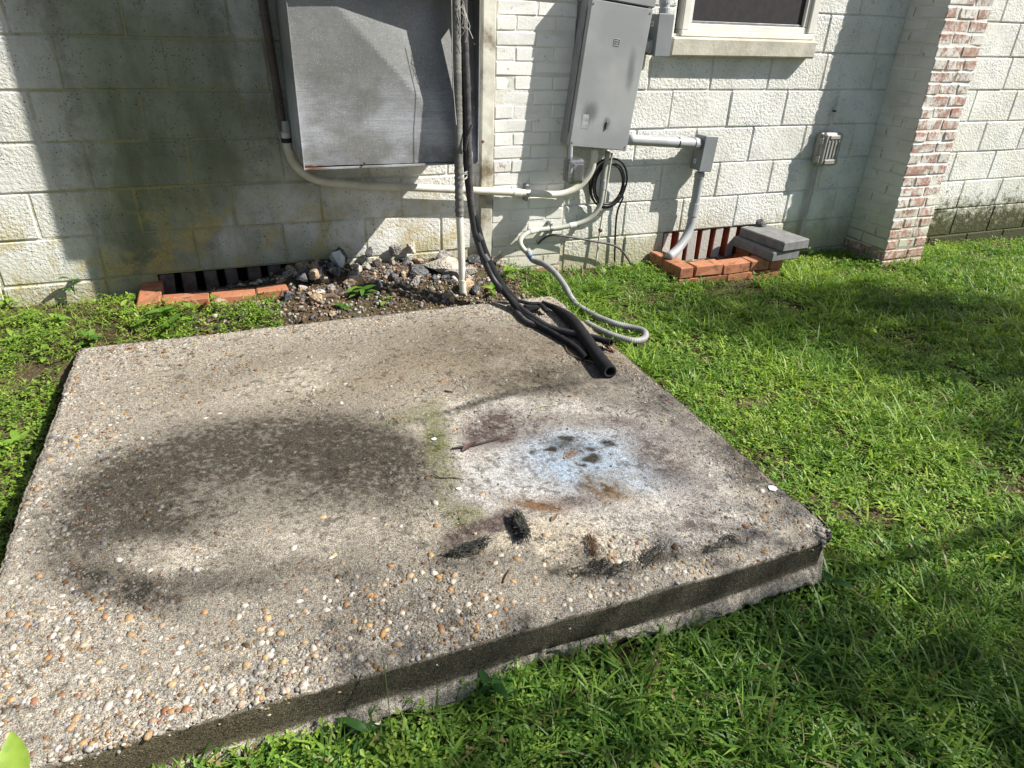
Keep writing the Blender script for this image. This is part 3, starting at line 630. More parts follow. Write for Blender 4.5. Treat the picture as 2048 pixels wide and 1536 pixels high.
b0 = wp(902, 0, PY-.022); th.tube(resample(spline([wp(903, -8, PY-.024), wp(905, 120, PY-.024), wp(907, 180, PY-.024), wp(913, 250, PY-.024)], 6), .01), .0012, 4)
for i in range(5):
    b0 = wp(926, 345+3*i, PY-.03); th.tube(resample(spline([b0+[-.012, 0, 0], b0+[.004, -.012, RNG.normal(0, .004)], b0+[.02, 0, .004]], 5), .006), .0011, 4)
th.obj('frayed_thread', THREAD, ls)
MB().tube(resample(spline([wp(930, 300, PY-.02), wp(932, 290, PY-.03), wp(936, 272, PY-.03), wp(944, 250, PY-.03)], 5), .006), [.006]*1, 8).obj('wire_tail', FOAMG, ls)

# ------------------------------------------------------------------ electrical enclosure
EY = -.14; BLc, BRc, TRc, TLc = [wp(*p, EY) for p in ((1138, 293), (1253, 302), (1310, 10), (1184, -4))]
ew = np.linalg.norm(BRc-BLc); ctr = (BLc+BRc)/2; tilt = math.atan2(TLc[0]-BLc[0], TLc[2]-BLc[2]); eh = np.linalg.norm(TLc-BLc)
enc = thing('electrical_enclosure', (ctr[0], -.07, ctr[2]), 'tilted grey steel electrical panel box hung on the painted bricks', 'electrical box')
EM = Matrix.Translation((ctr[0], 0, ctr[2])) @ Matrix.Rotation(tilt, 4, 'Y')
MB().box((-ew/2+.004, -.10, .004), (ew/2-.004, -.016, eh+.10), .004, M=EM).obj('enclosure_body', JBOX, enc)
encc = MB().box((-ew/2, EY, 0), (ew/2, -.103, eh), .005, M=EM).obj('cover', ENC, enc)
MB().box((-ew/2-.004, EY-.004, eh+.004), (ew/2+.006, -.015, eh+.14), .005, M=EM).obj('rain_cap', ENC, enc)
def localrect(cx, cz, s, t, dep, mb):
    for a, b in (((cx-s, cz-s), (cx+s, cz-s+t)), ((cx-s, cz+s-t), (cx+s, cz+s)), ((cx-s, cz-s+t+.0003), (cx-s+t, cz+s-t-.0003)), ((cx+s-t, cz-s+t+.0003), (cx+s, cz+s-t-.0003))):
        mb.box((a[0], EY-dep, a[1]), (b[0], EY-.0002, b[1]), .0003, M=EM)
lg = wp(1233, 85, EY); li = EM.inverted() @ Vector(lg); e1 = MB(); localrect(li.x, li.z, .0165, .0028, .0016, e1); localrect(li.x, li.z, .0075, .0026, .0016, e1); e1.obj('embossed_emblem', STEEL, encc)
q = EM.inverted() @ Vector(wp(1213, 250, EY)); MB().box((q.x-.005, EY-.008, q.z-.018), (q.x+.005, EY-.0002, q.z+.018), .002, M=EM).obj('latch', ENC, encc)

for fx, fz_ in ((-.46, .03), (.46, .03), (-.46, .97), (.46, .97)):
    q = EM @ Vector((ew*fx, EY, eh*fz_)); MB().tube([tuple(q), (q.x, q.y-.003, q.z)], [.005, .004], 8).obj('screw', STEEL, encc)
q = EM.inverted() @ Vector(wp(1170, 243, EY)); MB().box((q.x-.018, EY-.0008, q.z-.035), (q.x+.018, EY-.0002, q.z+.035), 0, M=EM).obj('faded_label', m_plain('faded_label', (.30, .31, .32), .8, .35, 60), encc)
MB().box((-ew/2-.006, -.112, .06), (-ew/2-.0045, -.090, eh*.95), .001, M=EM).obj('side_seam', STEEL, enc)
# junction boxes
def jbox(name, pts, Yf, dep, rot, label, stx):
    tl, tr, br, bl = [wp(*p, Yf) for p in pts]; w = (np.linalg.norm(tr-tl)+np.linalg.norm(br-bl))/2; h = (np.linalg.norm(bl-tl)+np.linalg.norm(br-tr))/2; c = (tl+tr+bl+br)/4
    t = thing(name, (c[0], 0, c[2]-h/2), label, 'junction box', 'grey plastic junction boxes'); M = Matrix.Translation((c[0], 0, c[2])) @ Matrix.Rotation(rot, 4, 'Y')
    MB().box((-w/2, Yf+.012, -h/2), (w/2, Yf+dep, h/2), .004, M=M).obj('box_body', JBOX, t); MB().box((-w/2-.003, Yf, -h/2-.003), (w/2+.003, Yf+.0115, h/2+.003), .003, M=M).obj('lid', JBOX, t)
    st = MB(); st.box((-w/2-.0012, Yf+stx[0], stx[1]-.012), (-w/2-.0002, Yf+stx[0]+.022, stx[1]+.012), 0, M=M); so = st.obj('sticker', WHITE, t)
    MB().box((-w/2-.002, Yf+stx[0]+.006, stx[1]-.006), (-w/2-.0013, Yf+stx[0]+.016, stx[1]+.006), 0, M=M).obj('sticker_print', JBOX, so)
    return c, w, h
c1b, w1b, h1b = jbox('junction_box', [(1318, 28), (1347, 29), (1340, 112), (1311, 112)], -.13, .10, .0, 'grey junction box between the tilted panel and the window', (.045, .05))
c2b, w2b, h2b = jbox('junction_box', [(1413, 273), (1437, 274), (1422, 344), (1399, 342)], -.12, .10, math.radians(3.5), 'grey junction box below the window sill on a bent conduit', (.05, -.05))

# conduits
def conduit(name, P, r, mat, label, group='pvc conduits on the wall', rings=(), smooth=True, n=8, step=.02):
    ps = resample(spline(P, n), step); t = thing(name, ps[-1], label, 'conduit', group); MB().tube(ps, r, 16).obj('pipe', mat, t, smooth)
    for f, w, k, mt in rings:
        i = int(f*(len(ps)-2)); MB().add(*ring(ps[i], ps[i+1]-ps[i], r*k, w)).obj('coupling', mt or mat, t, False)
    return ps, t
CY = -.05
def line(p, q, n=3): return [p+(q-p)*i/n for i in range(n+1)]
P1 = [wp(571, 262, -.06), wp(576, 300, -.06), wp(590, 330, -.06), wp(618, 354, -.055), wp(652, 364, CY), wp(680, 366, CY)]+line(wp(720, 370, CY), wp(1112, 389, CY), 6)+[wp(1140, 383, CY-.01), wp(1163, 368, CY-.02), wp(1180, 345, CY-.03), wp(1188, 320, CY-.035), wp(1190, 296, CY-.04)]
ps, t = conduit('pvc_conduit', P1, .0195, PVC_W, 'long pale conduit from beside the duct across to under the panel', rings=((.205, .05, 1.14, None), (.70, .05, 1.14, None)))
MB().add(*ring(ps[0]+[0, 0, .02], [0, 0, 1], .023, .05)).obj('connector', PVC_S, t); MB().add(*ring(ps[2], ps[3]-ps[2], .0235, .02)).obj('gland', CABLE, t)
i = int(np.argmin(np.abs(to_px(ps)[0]-1052))); MB().add(*ring(ps[i], ps[i+1]-ps[i], .0225, .018)).box(tuple(ps[i]+[-.009, -.004, .018]), tuple(ps[i]+[.009, .045, .045]), .003).box(tuple(ps[i]+[-.009, -.004, -.045]), tuple(ps[i]+[.009, .045, -.018]), .003).obj('strap', STEEL, t)
# flexible brown conduit above it
q0 = wp(567, 262, -.06); q1 = wp(530, 30, -.06); q2 = q1+(q1-q0)*.8; fp = resample(np.array([q0, q1, q2]), .0022); rr = .0185+.0016*np.sin(np.arange(len(fp))*2*math.pi/4)
put(link('flexible_conduit', mkmesh('flexible_conduit', *tube(fp, rr, 14), FLEXB, True)), 'brown ribbed flexible conduit rising beside the metal duct', 'conduit')
ci = ps  # keep
P2 = [wp(1216, 303, -.075), wp(1208, 350, -.07), wp(1203, 395, -.065), wp(1196, 418, -.062), wp(1178, 438, -.06), wp(1150, 449, -.058), wp(1120, 455, -.056), wp(1085, 459, -.056), wp(1062, 463, -.06), wp(1046, 472, -.075), wp(1040, 484, -.095), wp(1046, 497, -.115), wp(1058, 508, -.13)]
ps, t = conduit('pvc_conduit', P2, .0145, PVC_S, 'thin pale conduit curving left under the panel towards the lawn', rings=((.20, .055, 1.18, PVC_G), (.55, .04, 1.18, PVC_W), (.80, .05, 1.2, PVC_W)), step=.012)
i = int(np.argmin(np.abs(to_px(ps)[0]-1101)+np.abs(to_px(ps)[1]-457))); MB().add(*ring(ps[i], ps[i+1]-ps[i], .0185, .016)).box(tuple(ps[i]+[-.008, -.004, .014]), tuple(ps[i]+[.008, .05, .035]), .003).box(tuple(ps[i]+[-.008, -.004, -.035]), tuple(ps[i]+[.008, .05, -.014]), .003).obj('strap', STEEL, t)
g = lambda x, y, h=.045: gp(x, y, float(gz(*gp(x, y, -.18)[:2]))+h)
P3 = [wp(1058, 508, -.13), wp(1066, 520, -.145)]
e3 = g(1150, 606); P3 += [P3[1]*(1-k)+e3*k+np.array([0, 0, .05*math.sin(math.pi*k)]) for k in (.25, .5, .75)]+[e3, g(1185, 629), g(1225, 646), g(1262, 655), g(1284, 661), g(1291, 669), g(1285, 679), g(1262, 681), g(1225, 671), g(1195, 658), g(1172, 646, .035)]
fp = resample(spline(P3, 12), .0024); FLEXP = fp[::10, :2].copy(); rr = .0158+.0008*np.sin(np.arange(len(fp))*2*math.pi/4); ft_ = thing('flexible_conduit', fp[-1], 'grey ribbed flexible conduit curling over the grass beside the slab', 'conduit')
MB().tube(fp, rr, 14).obj('ribbed_sheath', FLEX, ft_, True); MB().add(*ring(fp[4], fp[5]-fp[4], .0185, .012)).obj('blue_ring', BLUE, ft_); MB().add(*ring(fp[0]-(fp[5]-fp[0]), fp[5]-fp[0], .0195, .035)).obj('connector', PVC_G, ft_)
q0 = wp(1256, 279, -.085); q1 = wp(1402, 288, -.075); ps, t = conduit('pvc_conduit', line(q0, q1), .029, PVC_G, 'thick grey conduit running level from the panel to the junction box', rings=((.985, .03, 1.15, None), (.70, .006, 1.08, CABLE)))
q0 = wp(1413, -40, -.08); 
P4 = [wp(1400, 344, -.075), wp(1396, 370, -.072), wp(1391, 400, -.07), wp(1386, 425, -.072), wp(1381, 452, -.082), wp(1370, 478, -.105), wp(1354, 500, -.135), wp(1336, 515, -.165)]
ps, t = conduit('pvc_conduit', P4, .0275, PVC_G, 'grey conduit elbow dropping from the junction box into the brick well', rings=((.42, .085, 1.13, None), (.05, .025, 1.12, None)))
ps, t = conduit('pvc_conduit', line(wp(1329, 30, -.08), wp(1334, -160, -.08)), .026, PVC_G, 'grey conduit rising out of the box beside the window', rings=((.06, .03, 1.15, None), (.18, .02, 1.12, None)))
ps, t = conduit('pvc_conduit', line(wp(1290, 92, -.075), wp(1316, 94, -.075)), .026, PVC_G, 'short grey conduit nipple joining the panel and the upper junction box', rings=((.45, .016, 1.25, None), (.8, .016, 1.3, None)), step=.008)
# clear plastic cover of the surge device
cc = [wp(x, y, -.17) for x, y in ((1133, 318), (1169, 318), (1163, 363), (1131, 363))]; cx = sum(c[0] for c in cc)/4; cz = sum(c[2] for c in cc)/4
cl = thing('clear_plastic_cover', (cx, -.165, cz-.07), 'clear plastic see-through housing hanging under the panel', 'plastic housing')
def shell(a, b, th):
    m_ = MB(); m_.box(a, b, .012); ia = tuple(np.array(a)+th); ib = tuple(np.array(b)-th); V2, F2 = cbox(ia, ib, .010); m_.add(V2, [tuple(reversed(f)) for f in F2]); return m_
shell((cx-.050, -.205, cz-.066), (cx+.046, -.125, cz+.060), .004).obj('housing', CLEAR, cl); shell((cx-.032, -.222, cz-.050), (cx+.030, -.207, cz+.045), .003).obj('front_bulge', CLEAR, cl)
MB().tube([(cx-.012, -.132, cz+.061), (cx-.012, -.128, cz+.125)], .012, 12).obj('nipple', PVC_G, cl); MB().box((cx-.02, -.16, cz-.04), (cx+.022, -.135, cz+.03), .003).obj('inner_module', WHITE, cl)
# ground wire, cable coil, loose cable
gw = [wp(1224, 306, -.07), wp(1217, 350, -.05), wp(1208, 410, -.035), wp(1200, 460, -.025), wp(1192, 526, -.03)]
t = thing('ground_wire', gw[-1], 'thin pale grounding wire running from the panel straight into the soil', 'wire'); MB().tube(resample(spline(gw, 6), .02), .0062, 8).obj('wire', PVC_W, t, True); q = gw[3]; MB().tube([q+[-.008, -.004, .004], q+[.008, -.004, -.004]], .010, 8).obj('clamp', RUST, t)
co = []; c0 = wp(1214, 367, -.03)
for i in range(74):
    a = i/73*(2*math.pi*5-2.5)+1.9; lp_ = int(a/(2*math.pi)); R = .110+.013*math.sin(a*.37+.6); co.append(c0+[R*.92*math.cos(a)+.004*math.sin(lp_*3), -.012-.004*lp_+.012*math.sin(a*.5), R*1.12*math.sin(a)+.005*math.cos(lp_*2)])
co += [wp(1246, 395, -.03), wp(1235, 422, -.02), wp(1231, 460, -.015), wp(1229, 526, -.02)]
put(link('coiled_cable', mkmesh('coiled_cable', *tube(resample(spline(co, 4), .012), .0058, 8), CABLE, True)), 'coil of thin black cable hanging under the panel', 'cable')
lc = [wp(1076, 488, -.02), wp(1086, 478, -.035), wp(1104, 470, -.045), wp(1140, 474, -.05), wp(1190, 483, -.05), wp(1225, 490, -.05), wp(1245, 503, -.05), wp(1263, 530, -.05)]
put(link('loose_cable', mkmesh('loose_cable', *tube(resample(spline(lc, 6), .012), .0062, 8), m_plain('grey_cable', (.06, .06, .06), .5, .4, 40), True)), 'dark cable arching low across the wall into the grass', 'cable')
# outlet box by the buttress
oc = [wp(x, y, -.085) for x, y in ((1650, 272), (1688, 268), (1676, 326), (1640, 330))]; ox = sum(c[0] for c in oc)/4; oz = sum(c[2] for c in oc)/4
ob = thing('outlet_box', (ox, -.04, oz-.1), 'grey weatherproof outlet box with ribbed cover in the buttress shadow', 'outlet box')
OB = m_plain('outlet_grey', (.30, .29, .265), .5, .15, 12); MB().box((ox-.07, -.045, oz-.095), (ox+.07, -.004, oz+.095), .006).obj('back_box', OB, ob)
cv = MB(); cv.box((ox-.075, -.088, oz-.10), (ox+.075, -.046, oz+.10), .014); cvo = cv.obj('cover', OB, ob)
for i in range(4): MB().box((ox-.045+i*.027, -.093, oz-.055), (ox-.036+i*.027, -.0885, oz+.055), .002).obj('rib', OB, cvo)
MB().box((ox-.045, -.097, oz-.088), (ox+.06, -.0885, oz-.06), .003).obj('cover_lip', OB, cvo); MB().box((ox-.04, -.095, oz+.062), (ox+.06, -.0885, oz+.085), .003).obj('cover_lip', OB, cvo)
for zz in (-.06, .05): MB().box((ox-.086, -.08, oz+zz-.02), (ox-.0755, -.055, oz+zz+.02), .003).obj('hinge', OB, cvo)
q0 = np.array([ox-.035, -.03, oz-.094]); q1 = wp(1598, 484, -.03); conduit('pvc_conduit', line(q0, q1), .0130, PVC_G, 'thin conduit from the outlet box down behind the pavers', rings=((.38, .03, 1.2, None), (.8, .02, 1.2, None)))
wr = [np.array([ox-.005, -.02, oz+.10]), wp(1667, 238, -.018), wp(1670, 222, -.02), wp(1676, 208, -.016), wp(1675, 192, -.006)]; t = thing('wire', wr[0], 'short pale wire rising from the outlet box into the wall', 'wire'); MB().tube(resample(spline(wr, 6), .008), .0042, 8).obj('wire', PVC_W, t, True); MB().box(tuple(wr[2]-[.012, .004, .006]), tuple(wr[2]+[.010, .01, .006]), .002).obj('staple', CABLE, t)

# ------------------------------------------------------------------ concrete slab
slab = thing('concrete_slab', ((SL_X0+SL_X1)/2, (SL_Y0+SL_Y1)/2, SL_Z-.12), 'stained exposed aggregate concrete equipment slab lying in the grass', 'slab')
NXs, NYs = 420, 400
def edge_off(t, s): return .007*(fbm(t*9, t*0+s, 40+s)-.5)*2+.0045*(fbm(t*70, t*0+s, 50+s, 3)-.5)*2
u = np.linspace(0, 1, NXs+1); v = np.linspace(0, 1, NYs+1); UU, VV = np.meshgrid(u, v)
Xs = SL_X0+edge_off(VV*2, 1)*(1-UU)+UU*(SL_X1-SL_X0+edge_off(VV*2, 2)*1.3); Ys = SL_Y0+edge_off(UU*2, 3)*(1-VV)+VV*(SL_Y1-SL_Y0+edge_off(UU*2, 4)*1.3)
# broken front right corner
dcr = np.hypot(Xs-SL_X1, Ys-SL_Y1); k = np.clip(1-dcr/.09, 0, 1)**1.5; Xs = Xs-k*.018; Ys = Ys+k*.018
Zs = SL_Z+.004*(fbm(Xs*6, Ys*6, 11)-.5)+.0022*(fbm(Xs*70, Ys*70, 12, 3)-.5)
ed = np.minimum.reduce([UU*2.06, (1-UU)*2.06, VV*1.9, (1-VV)*1.9]); Zs = Zs-.010*np.clip(1-ed/.012, 0, 1)**2-.012*k*(1+fbm(Xs*40, Ys*40, 3))
PXs, PYs = to_px(np.stack([Xs, Ys, Zs], -1))
def stain_colour(X, Y, PX, PY):
    wx = (fbm(X*5, Y*5, 21)-.5)*80+(fbm(X*22, Y*22, 23)-.5)*45; wy = (fbm(X*5, Y*5, 22)-.5)*50+(fbm(X*22, Y*22, 24)-.5)*28
    near = np.clip((PY-560)/700, .25, 1.0); px = PX+wx*near; py = PY+wy*near
    T = (.355, .335, .295); D = (.034, .031, .026); C = (.39, .38, .365); B = (.25, .335, .45); Pp = (.085, .065, .065); Rr = (.15, .095, .055); Gm = (.115, .13, .05); M = (.13, .112, .086); W_ = (.43, .405, .355)
    col = np.broadcast_to(np.array(T), X.shape+(3,)).copy()
    n1 = fbm(X*8, Y*8, 31); n2 = fbm(X*30, Y*30, 32); n3 = fbm(X*90, Y*90, 33, 3)
    def blob(cx, cy, rx, ry, c, s, soft=.6, ang=0.0, tex=.9):
        nonlocal col
        a = math.radians(ang); dx = px-cx; dy = py-cy; e = np.sqrt(((dx*math.cos(a)+dy*math.sin(a))/rx)**2+((-dx*math.sin(a)+dy*math.cos(a))/ry)**2)
        w = min(1.0, s*1.22)*sstep(1+soft*.85, 1-soft*.85, e)*np.clip(1+tex*((n1-.5)*1.8+(n2-.5)*2.2+(n3-.5)*2.2), 0, 1.3); w = np.clip(w, 0, 1)[..., None]; col = col*(1-w)+np.array(c)*w
    def ring_(cx, cy, rx, ry, ang, r0, wd, amp, inner):
        nonlocal col
        a = math.radians(ang); dx = px-cx; dy = py-cy; u_ = (dx*math.cos(a)+dy*math.sin(a))/rx; v_ = (-dx*math.sin(a)+dy*math.cos(a))/ry; e = np.hypot(u_, v_); th = np.degrees(np.arctan2(v_, u_))
        k_ = np.interp(th, [-180, -135, -90, -45, 0, 40, 80, 110, 140, 165, 180], amp); w = k_*np.exp(-((e-r0)/np.where(e > r0, wd*.7, wd*1.25))**2)+inner*sstep(1.0, .3, e)*(1-np.exp(-((px-600)/230)**2-((py-1075)/45)**2)*.9)
        w = np.clip(w*(1+.5*(n1-.5)+.7*(n2-.5)+1.5*(n3-.5)), 0, .93)[..., None]; col = col*(1-w)+np.array((.034, .030, .023))*w
    blob(900, 735, 560, 75, (.20, .168, .125), .55, .9, -4, .5); blob(1010, 700, 190, 50, M, .5, .9, 10); blob(1090, 760, 150, 28, D, .45, .9, -5); blob(640, 725, 300, 40, M, .3, .9, -10)
    blob(560, 770, 150, 30, W_, .5, .9, -18, .5); blob(850, 1190, 420, 110, (.19, .178, .155), .6, .9, -10, .5)
    ring_(505, 1000, 450, 185, -7, .72, .36, [.82, .86, .82, .75, .64, .45, .55, .72, 1.0, .92, .82], .46); blob(240, 1175, 140, 40, D, .72, .9, 14, .6); blob(420, 1160, 120, 24, D, .5, .9, 4, .6)
    blob(600, 1075, 210, 48, W_, .45, .9, -8, .5); blob(330, 1118, 120, 34, W_, .42, .9, 4, .5); blob(720, 900, 170, 50, D, .28, .9, -10, .6)
    blob(1180, 935, 315, 150, D, .35, .14, 8, .5); blob(1180, 940, 300, 140, C, .95, .16, 8, .35); blob(1360, 1030, 180, 60, C, .55, .6, 10); blob(1080, 1080, 180, 45, (.40, .365, .30), .75, .7, 5)
    blob(880, 830, 80, 40, W_, .5, .7); blob(1010, 830, 120, 30, C, .6, .7)
    blob(1010, 795, 170, 7, D, .6, .9, -13, .5); blob(1280, 790, 120, 40, (.13, .125, .12), .68, .8, 12); blob(1420, 880, 170, 34, (.12, .115, .11), .62, .8, 38); blob(1530, 960, 80, 26, D, .5, .8, 40)
    blob(1150, 920, 120, 52, B, .56, .9, 5, .5); blob(1255, 950, 110, 32, B, .36, .9, 8, .5); blob(1180, 880, 120, 28, B, .34, .9, 0, .5); blob(1000, 960, 60, 40, (.45, .48, .52), .4, .8)
    blob(985, 855, 60, 28, Pp, .85, .7, -8); blob(1075, 850, 50, 20, Pp, .6, .8, -20); blob(1200, 842, 90, 12, Pp, .5, .8, 5); blob(1320, 900, 75, 36, Pp, .6, .8, 30); blob(1130, 892, 40, 14, D, .5, .8, 15); blob(1350, 960, 60, 30, Pp, .35, .8, 20)
    blob(1195, 974, 40, 20, (.10, .065, .03), .92, .7, 12); blob(1225, 992, 35, 12, Rr, .6, .8, 12); blob(1070, 1010, 55, 13, Rr, .75, .8, 8); blob(1140, 1000, 50, 18, Pp, .5, .8); blob(1140, 910, 14, 7, Rr, .6)
    for c in ((1180, 904, 14, 5), (1186, 922, 22, 8), (1215, 892, 14, 8), (1065, 902, 8, 5), (1135, 875, 15, 6), (1100, 898, 10, 4), (1162, 935, 8, 5)): blob(*c, D, .9, .6, 5, .5)
    blob(905, 970, 22, 70, Gm, .42, .9, -12); blob(872, 870, 26, 60, Gm, .55, .8, -8); blob(940, 1030, 30, 26, Gm, .45, .9); blob(820, 825, 60, 14, Gm, .4, .8, -15)
    blob(960, 1060, 75, 22, Pp, .85, .7, -18); blob(1000, 1035, 30, 12, Pp, .6, .7, -20); blob(930, 1110, 60, 26, D, .45, .8); blob(1180, 1138, 75, 15, D, .6, .9, -6); blob(1240, 1136, 60, 12, D, .5, .9, -8); blob(1300, 1112, 34, 14, D, .55, .9, -10); blob(1440, 1088, 70, 12, D, .6, .9, -14); blob(1120, 1155, 50, 14, D, .6, .8); blob(1380, 1050, 40, 10, Pp, .5)
    spk = (fbm(X*55, Y*55, 61, 3) > .67) & (n1 > .42); col[spk] *= .55
    return .95*col*np.clip(.92+.3*(n1-.5)+.4*(n2-.5)+.5*(n3-.5), .3, 1.3)[..., None]
cols = stain_colour(Xs, Ys, PXs, PYs)
I = np.arange((NXs+1)*(NYs+1)).reshape(NYs+1, NXs+1); Q = np.stack([I[:-1, :-1], I[1:, :-1], I[1:, 1:], I[:-1, 1:]], -1).reshape(-1, 4)
V = np.stack([Xs, Ys, Zs], -1).reshape(-1, 3); C_ = cols.reshape(-1, 3)
# sides: cast face, then a rough spilled foot below it
loop = np.concatenate([I[0, :-1], I[:-1, -1], I[-1, ::-1][:-1], I[::-1, 0][:-1]]); nl = len(loop); lv = V[loop]
cen = np.array([(SL_X0+SL_X1)/2, (SL_Y0+SL_Y1)/2]); on = np.zeros((nl, 2)); on[:NXs] = (0, 1); on[NXs:NXs+NYs] = (1, 0); on[NXs+NYs:2*NXs+NYs] = (0, -1); on[2*NXs+NYs:] = (-1, 0)
tt = np.arange(nl)/200.; rows = []; rcol = []
lvs = lv.copy()
for a_, b_ in ((0, NXs), (NXs, NXs+NYs), (NXs+NYs, 2*NXs+NYs), (2*NXs+NYs, nl)):
    for c_ in (0, 1): q_ = np.pad(lv[a_:b_, c_], 30, mode='edge'); lvs[a_:b_, c_] = np.convolve(q_, np.ones(61)/61, 'valid')
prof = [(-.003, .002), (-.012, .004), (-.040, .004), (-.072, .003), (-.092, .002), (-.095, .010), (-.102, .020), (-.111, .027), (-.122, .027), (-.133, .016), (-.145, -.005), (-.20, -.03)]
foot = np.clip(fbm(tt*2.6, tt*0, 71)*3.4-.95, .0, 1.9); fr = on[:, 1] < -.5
for j, (dz, do) in enumerate(prof):
    nz_ = (fbm(tt*14, tt*0+j*1.7, 80+j)-.5); nh_ = fbm(tt*55, tt*0+j*2.3, 180+j)-.5; o_ = do*(foot if 5 <= j < 10 else 1)+(.010*nz_*2+.012*nh_*2 if j >= 5 else .0006*nz_*2)
    z_ = SL_Z+dz+(fbm(tt*5, tt*0, 85)-.5)*.030*(j >= 3)+(nh_*.010 if 5 <= j else nh_*.002)+np.where(fr, 0, 0)
    src = lv if j == 0 else lv*.35+lvs*.65 if j == 1 else lvs
    rows.append(np.stack([src[:, 0]+on[:, 0]*o_, src[:, 1]+on[:, 1]*o_, z_], -1))
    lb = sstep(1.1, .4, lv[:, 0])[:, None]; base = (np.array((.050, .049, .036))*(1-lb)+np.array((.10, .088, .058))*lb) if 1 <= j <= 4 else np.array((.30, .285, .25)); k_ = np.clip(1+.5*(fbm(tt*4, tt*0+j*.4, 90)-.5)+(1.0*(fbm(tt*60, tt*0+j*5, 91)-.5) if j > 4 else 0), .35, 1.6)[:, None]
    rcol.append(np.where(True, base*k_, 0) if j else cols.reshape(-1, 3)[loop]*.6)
nb = len(V); Vs = np.concatenate([V]+rows); Cs = np.concatenate([C_]+rcol); qs = [Q]
prev = loop
for j in range(len(prof)):
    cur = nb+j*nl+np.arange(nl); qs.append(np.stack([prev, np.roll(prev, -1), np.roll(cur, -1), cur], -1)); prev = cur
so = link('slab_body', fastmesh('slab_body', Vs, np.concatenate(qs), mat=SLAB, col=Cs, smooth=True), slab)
# pebbles exposed in the surface
def peb_density(X, Y, PX, PY):
    d = .25+.75*sstep(.9, 1.0, 1-np.clip(0, 0, 1))*0
    left = sstep(420, 60, PX); front = sstep(1090, 1240, PY+.33*(PX-900)*0); d = .16+.5*left+.62*sstep(-60, 90, PY-(1150-.12*(PX-700)))
    patch = np.exp(-(((PX-1180)/300)**2+((PY-930)/150)**2)**2); dark = np.exp(-(((PX-560)/380)**2+((PY-980)/150)**2)**2)
    redge = sstep(.30, .05, SL_X1-X)*.35; bl = sstep(.22, .05, Y*-1-.62)*.35
    return np.clip((d+redge+bl)*(1-.93*patch)*(1-.78*dark), 0, 1)
NP = 64000; pxr = RNG.uniform(SL_X0+.008, SL_X1-.012, NP); pyr = RNG.uniform(SL_Y1+.010, SL_Y0-.008, NP)
pp = to_px(np.stack([pxr, pyr, np.full(NP, SL_Z)], -1)); keep = RNG.uniform(0, 1, NP) < peb_density(pxr, pyr, *pp)*np.clip(.3+1.4*fbm(pxr*7, pyr*7, 66), 0, 1); pxr = pxr[keep]; pyr = pyr[keep]
ne = 420; ex = RNG.uniform(SL_X0+.02, SL_X1-.03, ne); pxr = np.r_[pxr, ex]; pyr = np.r_[pyr, np.full(ne, SL_Y1+.004)]; edgez = np.r_[np.zeros(len(pxr)-ne), -np.abs(RNG.normal(0, .016, ne))]
sz = np.exp(RNG.normal(math.log(.0039), .47, len(pxr))).clip(.0018, .0130)
dist = np.linalg.norm(np.stack([pxr, pyr, np.full(len(pxr), SL_Z)], -1)-CP, axis=1); order = np.argsort(-sz/dist); lumg = cols.mean(-1); li_ = lumg[np.clip(((SL_Y0-pyr)/(SL_Y0-SL_Y1)*NYs).astype(int), 0, NYs), np.clip(((pxr-SL_X0)/(SL_X1-SL_X0)*NXs).astype(int), 0, NXs)]; lfac = np.clip(li_/.27, .28, 1.0); ok_ = order[lfac[order] > .6]; big = ok_[:300]; small = np.setdiff1d(order, big)
pmesh = []
for i in range(8):
    bm = bmesh.new(); bmesh.ops.create_icosphere(bm, subdivisions=1, radius=1); r = random.Random(i)
    sx = r.uniform(.85, 1.25); sy = r.uniform(.6, .85)
    for v_ in bm.verts: v_.co = Vector((v_.co.x*sx*r.uniform(.88, 1.1), v_.co.y*sy*r.uniform(.88, 1.1), v_.co.z*.5))
    me = bpy.data.meshes.new('pebble'); bm.to_mesh(me); bm.free(); me.materials.append(PEB); me.polygons.foreach_set('use_smooth', [True]*len(me.polygons)); pmesh.append(me)
for i in big:
    o = link('pebble', random.choice(pmesh), slab, (pxr[i], pyr[i], SL_Z-sz[i]*.24+edgez[i])); o.scale = (sz[i]*1.12,)*3; o.rotation_euler = (RNG.normal(0, .12), RNG.normal(0, .12), RNG.uniform(0, 6.3))
bm = bmesh.new(); bmesh.ops.create_icosphere(bm, subdivisions=1, radius=1); bv = np.array([v_.co for v_ in bm.verts]); bf = np.array([[v_.index for v_ in f.verts] for f in bm.faces]); bm.free()
ns = len(small); ang = RNG.uniform(0, 6.3, ns); ca, sa_ = np.cos(ang), np.sin(ang); asp = RNG.uniform(.6, .9, ns)
bx = bv[None, :, 0]*1.15*sz[small][:, None]; by = bv[None, :, 1]*(asp*sz[small])[:, None]; bz = bv[None, :, 2]*.5*sz[small][:, None]
PV = np.stack([bx*ca[:, None]-by*sa_[:, None]+pxr[small][:, None], bx*sa_[:, None]+by*ca[:, None]+pyr[small][:, None], bz+SL_Z-.22*sz[small][:, None]+edgez[small][:, None]], -1).reshape(-1, 3)
pal = np.array([(.56, .52, .45), (.62, .60, .56), (.48, .39, .27), (.40, .22, .08), (.52, .41, .24), (.29, .12, .055), (.58, .53, .45), (.36, .36, .37), (.30, .27, .22)]); pc = pal[RNG.choice(9, ns, p=[.2, .17, .12, .12, .09, .06, .1, .07, .07])]*RNG.uniform(.35, .85, (ns, 1))*lfac[small][:, None]
put(link('small_pebbles', fastmesh('small_pebbles', PV, None, (bf[None]+(np.arange(ns)*len(bv))[:, None, None]).reshape(-1, 3), PEBA, np.repeat(pc, len(bv), 0), True), slab), kind='stuff')

